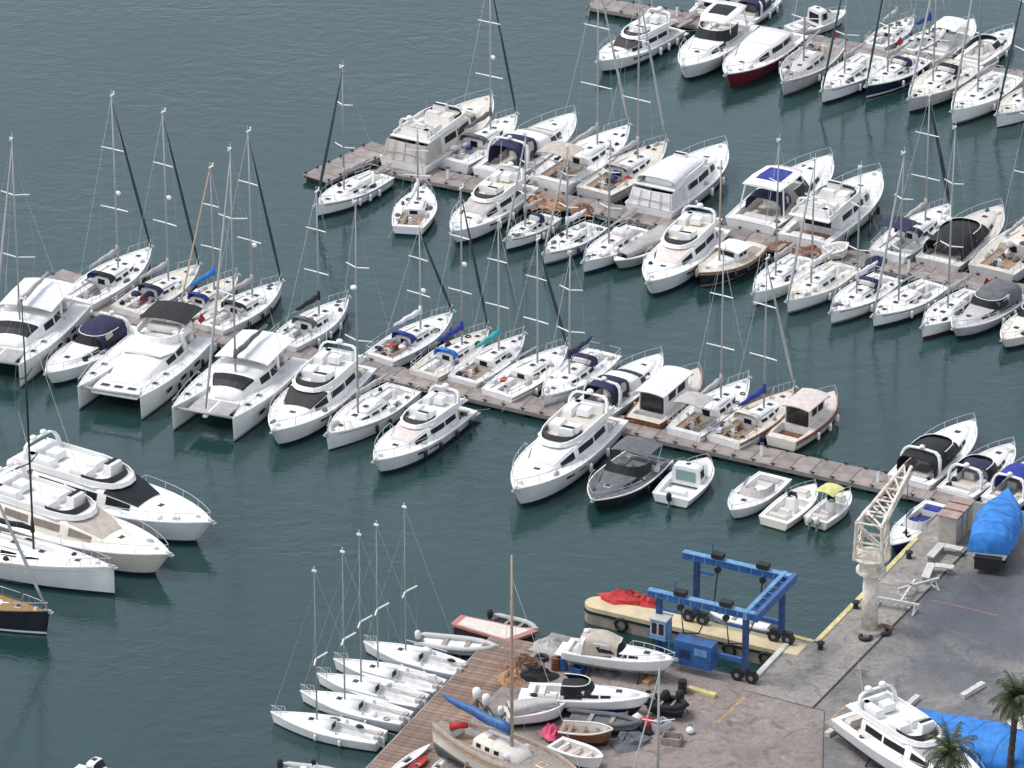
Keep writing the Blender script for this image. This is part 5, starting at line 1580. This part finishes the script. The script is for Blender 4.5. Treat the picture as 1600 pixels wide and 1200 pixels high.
for lab, a, b in (('pale timber beam lying on the asphalt left of the taller palm', (1503, 1092), (1536, 1072)), ('pale timber beam lying above the cruiser ashore', (1418, 1106), (1434, 1092)), ('long pale timber beam left of the cruiser ashore', (1292, 1152), (1328, 1124))):
    strip('timber_beam', a, b, .38, QZ + .02, 'white_paint', .3, lab, 'beam', 'timber beams on the asphalt')
strip('wheel_stop', (1076, 1078), (1118, 1090), .4, QZ + .02, 'yellow_paint', .22, 'yellow wheel stop block beside the boat lift', 'wheel stop')
strip('wheel_stop', (1008, 1070), (1028, 1054), .4, QZ + .02, 'orange_paint', .22, 'worn orange wheel stop block behind the cruiser with beige canopy', 'wheel stop')

def bundle(name, label, cat, px, z, rx, ry, h, m, seed, group=None, n=14):
    """heap of net or folded canvas: an uneven mound"""
    P = unp(*px, z)
    rr = random.Random(seed)
    V, Fc = [(0, 0, h * .9)], []
    rings = 4
    for k in range(1, rings + 1):
        t = k / rings
        for i in range(n):
            a = 2 * pi * i / n
            f = 1 + rr.uniform(-.22, .22)
            V.append((rx * t * cos(a) * f, ry * t * sin(a) * f, max(.0, h * (1 - t ** 1.6) * rr.uniform(.55, 1.25)) if k < rings else 0))
    for i in range(n):
        Fc.append((0, 1 + i, 1 + (i + 1) % n))
        for k in range(rings - 1):
            a, b_ = 1 + k * n + i, 1 + k * n + (i + 1) % n
            Fc.append((a, a + n, b_ + n, b_))
    o = link(name, V, Fc, m); o.location = (P.x, P.y, z); o.rotation_euler.z = rr.uniform(0, 3)
    tag(o, label, cat, group)
PZ = .56
bundle('net_pile', 'orange net heap on the middle pontoon left of the small yachts', 'net', (838, 318), PZ, 1.2, .9, .8, 'orange_net', 1, 'fishing nets on the middle pontoon')
bundle('net_pile', 'orange brown net heap second from left on the middle pontoon', 'net', (868, 323), PZ, 1.1, .9, .8, 'orange_net', 2, 'fishing nets on the middle pontoon')
bundle('net_pile', 'brown net heap behind the curved coachroof yacht', 'net', (908, 331), PZ, 1.2, .9, .7, 'brown_net', 3, 'fishing nets on the middle pontoon')
bundle('net_pile', 'brown net heap at the stern of the second of five yachts', 'net', (1225, 388), PZ, 1.5, .9, .6, 'brown_net', 4, 'fishing nets on the middle pontoon')
bundle('net_pile', 'reddish net heap left of the beige tender on the pontoon', 'net', (1262, 395), PZ, 1.5, .9, .5, 'brown_net', 5, 'fishing nets on the middle pontoon')
bundle('cover_pile', 'folded navy cover lying on the middle pontoon', 'cover', (1368, 410), PZ, 1.6, .8, .4, 'navy_canvas', 6)
bundle('tarp_pile', 'red tarpaulin heap on the finger pier', 'tarpaulin', (975, 937), QZ + .06, 1.9, .8, .75, 'red_canvas', 7)
bundle('tarp_pile', 'smaller red heap on the finger pier nearer the boat lift', 'tarpaulin', (1012, 942), QZ + .06, .9, .7, .6, 'red_canvas', 8)
bundle('net_pile', 'brown net heap at the landward end of the wooden dock', 'net', (815, 1040), QZ + .01, 1.5, 1.1, .8, 'brown_net', 9, 'net heaps by the wooden dock')
bundle('net_pile', 'orange brown net heap just below another by the wooden dock', 'net', (800, 1062), QZ + .01, 1.1, 1.0, .7, 'orange_net', 10, 'net heaps by the wooden dock')
bundle('net_pile', 'dark net heap beside the red buoy ashore', 'net', (985, 1160), QZ + .01, 1.6, 1.2, .7, 'grey_canvas', 11, 'net heaps by the wooden dock')
bundle('net_pile', 'pale canvas heap in front of the cruiser with beige canopy', 'net', (860, 1012), QZ + .01, 1.3, 1.0, .7, 'pale_canvas', 12, 'net heaps by the wooden dock')
bundle('net_pile', 'black gear heap at the stern of the low speedboat ashore', 'net', (838, 1058), QZ + .01, 1.5, .8, .8, 'black_canvas', 13, 'net heaps by the wooden dock')
bundle('cover_pile', 'pink fabric heap beside the white dinghy ashore', 'cover', (862, 1148), QZ + .3, .85, .7, .8, 'pink_fabric', 14)
bundle('gear_pile', 'dark grey gear heap at the bow of the brown wooden boat', 'gear', (1000, 1140), QZ + .01, 1.2, .9, .8, 'black_canvas', 15)

def engine(label, px, m='black_canvas', z=QZ):
    P = unp(*px, z)
    r = empty('outboard_engine', (P.x, P.y, z), R.uniform(0, 3)); tag(r, label, 'engine', 'outboard engines on stands')
    pr = [(.8, .2), (.95, .28), (1.3, .3), (1.5, .22), (1.58, .06)]
    link('cowling', *tube([(0, 0, a) for a, _ in pr], [b for _, b in pr], 8), m, r, smooth=True)
    link('leg', *box(0, 0, .5, .16, .24, .8), 'mid_grey', r)
    link('stand', *merge(tube([(-.4, -.4, 0), (0, 0, .8)], .04, 4), tube([(.4, -.4, 0), (0, 0, .8)], .04, 4), tube([(0, .5, 0), (0, 0, .8)], .04, 4)), 'rubber', r)
engine('black outboard engine on a stand left of the two tall masts', (1040, 1112))
engine('black outboard engine on a stand right of the two tall masts', (1062, 1112))
engine('pale outboard engine on a stand beside the covered dinghy', (760, 1118), 'white_deck')
engine('white outboard engine nearest the blue boom ashore', (745, 1108), 'white_deck')

def buoy(label, px, m, rad=.45, z=QZ):
    P = unp(*px, z)
    r = empty('buoy', (P.x, P.y, z)); tag(r, label, 'buoy', 'buoys in the yard')
    pr = [(0, .3), (.3, .8), (.8, 1), (1.3, .8), (1.7, .35), (1.9, .15)]
    link('ball', *tube([(0, 0, a * rad) for a, _ in pr], [b * rad for _, b in pr], 10), m, r, smooth=True)
    link('eye', *tube([(.1 * cos(i), 0, rad * 1.95 + .1 * sin(i)) for i in range(7)], .03, 4), 'rubber', r)
buoy('red buoy lying in front of the dark gear ashore', (1010, 1138), 'red_canvas', .5)
buoy('white buoy beside the red one ashore', (996, 1132), 'white', .45)
buoy('white buoy on the pavement right of the two masts', (1078, 1146), 'white', .28)

def kayak(label, a, b, m):
    B_ = Boat('kayak', label, 'kayak', a, b, .2, .2, 'kayaks on the wooden dock', .80)
    B_.form(.62, .22, .26, .12, 2, .5, .03, .6, .04, .03)
    B_.hull((m, m, m)); B_.deck(m, (B_.L * .38, B_.L * .56, .2), 'rubber', .16, m)
kayak('white kayak lying on the wooden dock', (672, 1164), (606, 1208), 'white')
kayak('red kayak lying on the wooden dock', (668, 1182), (636, 1206), 'red_canvas')
kayak('pale kayak nearest the old wooden sailing boat', (700, 1182), (672, 1210), 'white_deck')

# service pedestals on the pontoons
def pedestal(label, px):
    P = unp(*px, PZ)
    r = empty('service_pedestal', (P.x, P.y, PZ), ALONG); tag(r, label, 'pedestal', 'service pedestals on the pontoons')
    link('post', *box(0, 0, .45, .22, .22, .9, taper=.85), 'white', r); link('cap', *box(0, 0, .94, .26, .26, .08), 'blue_stripe', r)
for lab, px in (('service pedestal on the long pontoon left of the peach flybridge yacht', (790, 622)), ('service pedestal on the long pontoon near the bowrider', (1190, 712)), ('service pedestal on the long pontoon near the crane', (1372, 752)), ('service pedestal on the middle pontoon behind the short yacht', (700, 279)), ('service pedestal on the middle pontoon near the grey cruiser', (1420, 420)), ('service pedestal on the far pontoon behind the lone flybridge cruiser', (1058, 24))):
    pedestal(lab, px)

# free-standing masts of yachts that stand below the picture
def lone_mast(label, top, basepx, sp=True, m='alu'):
    P = unp(*basepx, QZ)
    H = ztop(P.y, top[1]) - QZ
    r = empty('yacht_mast', (P.x, P.y, QZ)); tag(r, label, 'mast', 'masts of yachts below the picture')
    r_ = link('spar', *tube([(0, 0, 0), (0, 0, H)], [.11, .06], 8), m, r, smooth=True)
    if sp: link('spreader', *tube([(-1.0, .15, H * .62 + .1), (0, 0, H * .62), (1.0, .15, H * .62 + .1)], [.03, .05, .03], 5), 'white', r_)
    link('forestay', *tube([(-2.5, -2.5, .1), (0, 0, H * .95)], .05, 5), 'pale_sail', r)
    link('heel', *box(0, 0, .1, .5, .5, .2), 'concrete', r)
lone_mast('pale mast with spreaders rising from the bottom edge beside black engines', (1033, 1044), (1027, 1262))

# ------------------------------------------------------------------ palms
def palm(label, crown, trunkH, seed, fl=2.6, n=38):
    rr = random.Random(seed)
    z = QZ + trunkH
    C = unp(crown[0], crown[1], z)
    r = empty('palm_tree', (C.x, C.y, QZ)); tag(r, label, 'palm', 'palm trees on the quay')
    pts, rs = [], []
    m = 22
    for i in range(m + 1):
        t = i / m
        pts.append((.25 * sin(t * 2) * t, 0, trunkH * t)); rs.append((.24 - .07 * t) * (1.12 if i % 2 else .95) + (.12 * max(0, t - .9) / .1))
    link('trunk', *tube(pts, rs, 9), 'palm_trunk', r)
    top = Vector(pts[-1])
    for k in range(n):
        az = k * 2.399 + rr.uniform(-.2, .2)
        el = radians(78 - 105 * (k / n)) + rr.uniform(-.12, .12)
        ln = fl * rr.uniform(.85, 1.1)
        V, Fc = [], []
        P = Vector((0, 0, 0)); dirv = Vector((cos(az) * cos(el), sin(az) * cos(el), sin(el)))
        side = Vector((-sin(az), cos(az), 0))
        S = 14
        for s in range(S + 1):
            t = s / S
            P2 = P + dirv * ln / S
            dirv = (dirv + Vector((0, 0, -.075 * (1 + t)))).normalized()
            if s >= 2:
                wd = .46 * sin(pi * min(1, .12 + t * .86)) ** .7
                nrm = side.cross(dirv).normalized()
                for sg in (1, -1):
                    tipp = P + side * sg * wd + dirv * .28 - nrm * (-.12 if nrm.z < 0 else .12) + Vector((0, 0, -.16 * rr.random()))
                    b0 = len(V)
                    V += [P - dirv * .05, P + dirv * .08, tipp]
                    Fc.append((b0, b0 + 1, b0 + 2))
            b0 = len(V)
            V += [P + side * .025, P - side * .025, P2 - side * .02, P2 + side * .02]
            Fc.append((b0, b0 + 1, b0 + 2, b0 + 3))
            P = P2
        link('frond', [top + Vector(v) for v in V], Fc, 'palm_leaf', r)
palm('taller palm tree with dark trunk at the right edge', (1582, 1092), 7.0, 3, 1.75, 52)
palm('lower palm tree with spreading fronds in front of the cruiser ashore', (1478, 1176), 5.2, 5, 2.0, 34)

# ------------------------------------------------------------------ loose gear on the yard
def crate(label, px, size, m, rz, z=QZ + .008):
    P = unp(*px, z)
    r = empty('crate', (P.x, P.y, z), rz); tag(r, label, 'crate', 'crates in the yard')
    sx, sy, sz = size
    for sg in (1, -1):
        for k in range(3):
            link('slat', *box(0, sg * sy / 2, sz * (k + .5) / 3, sx, .05, sz / 3 - .04), m, r)
            link('slat', *box(sg * sx / 2, 0, sz * (k + .5) / 3, .05, sy - .06, sz / 3 - .04), m, r)
    link('bottom', *box(0, 0, .06, sx - .06, sy - .06, .04), m, r)
crate('brown slatted crate by the brown net heap and wooden dock', (832, 1052), (1.1, .8, .6), 'dock_wood', .4)
crate('blue crate between the cruiser with beige canopy and the low speedboat', (905, 1050), (.9, .7, .5), 'lift_blue', 1.0)
crate('white crate at the end of the brown wooden boat', (968, 1122), (.9, .7, .6), 'white_paint', .2)
crate('grey crate right of the red buoy', (1032, 1140), (1.1, .8, .6), 'pale_grey', .7)
crate('brown crate on the yard below the pair of engines', (1050, 1160), (1.2, .9, .5), 'teak_grey', -.3)
def drum(label, px, m):
    P = unp(*px, QZ + .008)
    r = empty('oil_drum', (P.x, P.y, QZ + .008)); tag(r, label, 'drum', 'oil drums in the yard')
    pr = [(0, 1), (.28, 1), (.3, 1.06), (.32, 1), (.58, 1), (.6, 1.06), (.62, 1), (.88, 1)]
    link('barrel', *tube([(0, 0, a) for a, _ in pr], [.29 * c for _, c in pr], 14), m, r)
    link('bung', *tube([(.15, 0, .88), (.15, 0, .91)], .05, 8), 'rubber', r)
drum('blue oil drum behind the low speedboat ashore', (880, 1046), 'lift_blue')
drum('rusty oil drum beside the blue one ashore', (868, 1046), 'wood_hull')
drum('black oil drum at the foot of the yellow wheel stop', (1066, 1082), 'rubber')
def tyre(label, px):
    P = unp(*px, QZ + .008)
    o = link('tyre', *tube([(.36 * cos(q * pi / 7), .36 * sin(q * pi / 7), .13) for q in range(15)], .13, 7, False), 'rubber', smooth=True)
    o.location = (P.x, P.y, QZ + .008); tag(o, label, 'tyre', 'old tyres on the quay')
tyre('old tyre lying at the foot of the crane, left side', (1352, 998))
tyre('old tyre lying at the foot of the crane, right side', (1382, 990))
tyre('old tyre lying near the pale canvas heap', (846, 1030))
bundle('net_pile', 'dark net heap at the foot of the cream crane', 'net', (1376, 984), QZ + .008, .9, .6, .45, 'brown_net', 21)
bundle('gear_pile', 'grey gear heap under the cruiser with beige canopy', 'gear', (950, 1046), QZ + .008, 1.3, .7, .5, 'grey_canvas', 22)
bundle('gear_pile', 'dark gear heap between covered dinghy and black inflatable', 'gear', (905, 1098), QZ + .008, 1.1, .7, .6, 'black_canvas', 23)
def bollard(label, px):
    P = unp(*px, QZ + .004)
    r = empty('bollard', (P.x, P.y, QZ + .004)); tag(r, label, 'bollard', 'black bollards along the quay edge')
    link('post', *tube([(0, 0, 0), (0, 0, .35)], [.2, .15], 10), 'rubber', r)
    link('head', *tube([(0, 0, .33), (0, 0, .4), (0, 0, .5), (0, 0, .54)], [.16, .27, .27, .15], 12), 'rubber', r)
bollard('black bollard at the quay edge left of the crane', (1337, 950))
bollard('black bollard on the quay corner by the boat lift', (1282, 1014))
bollard('black bollard at the quay edge beside the speedboat', (1420, 872))
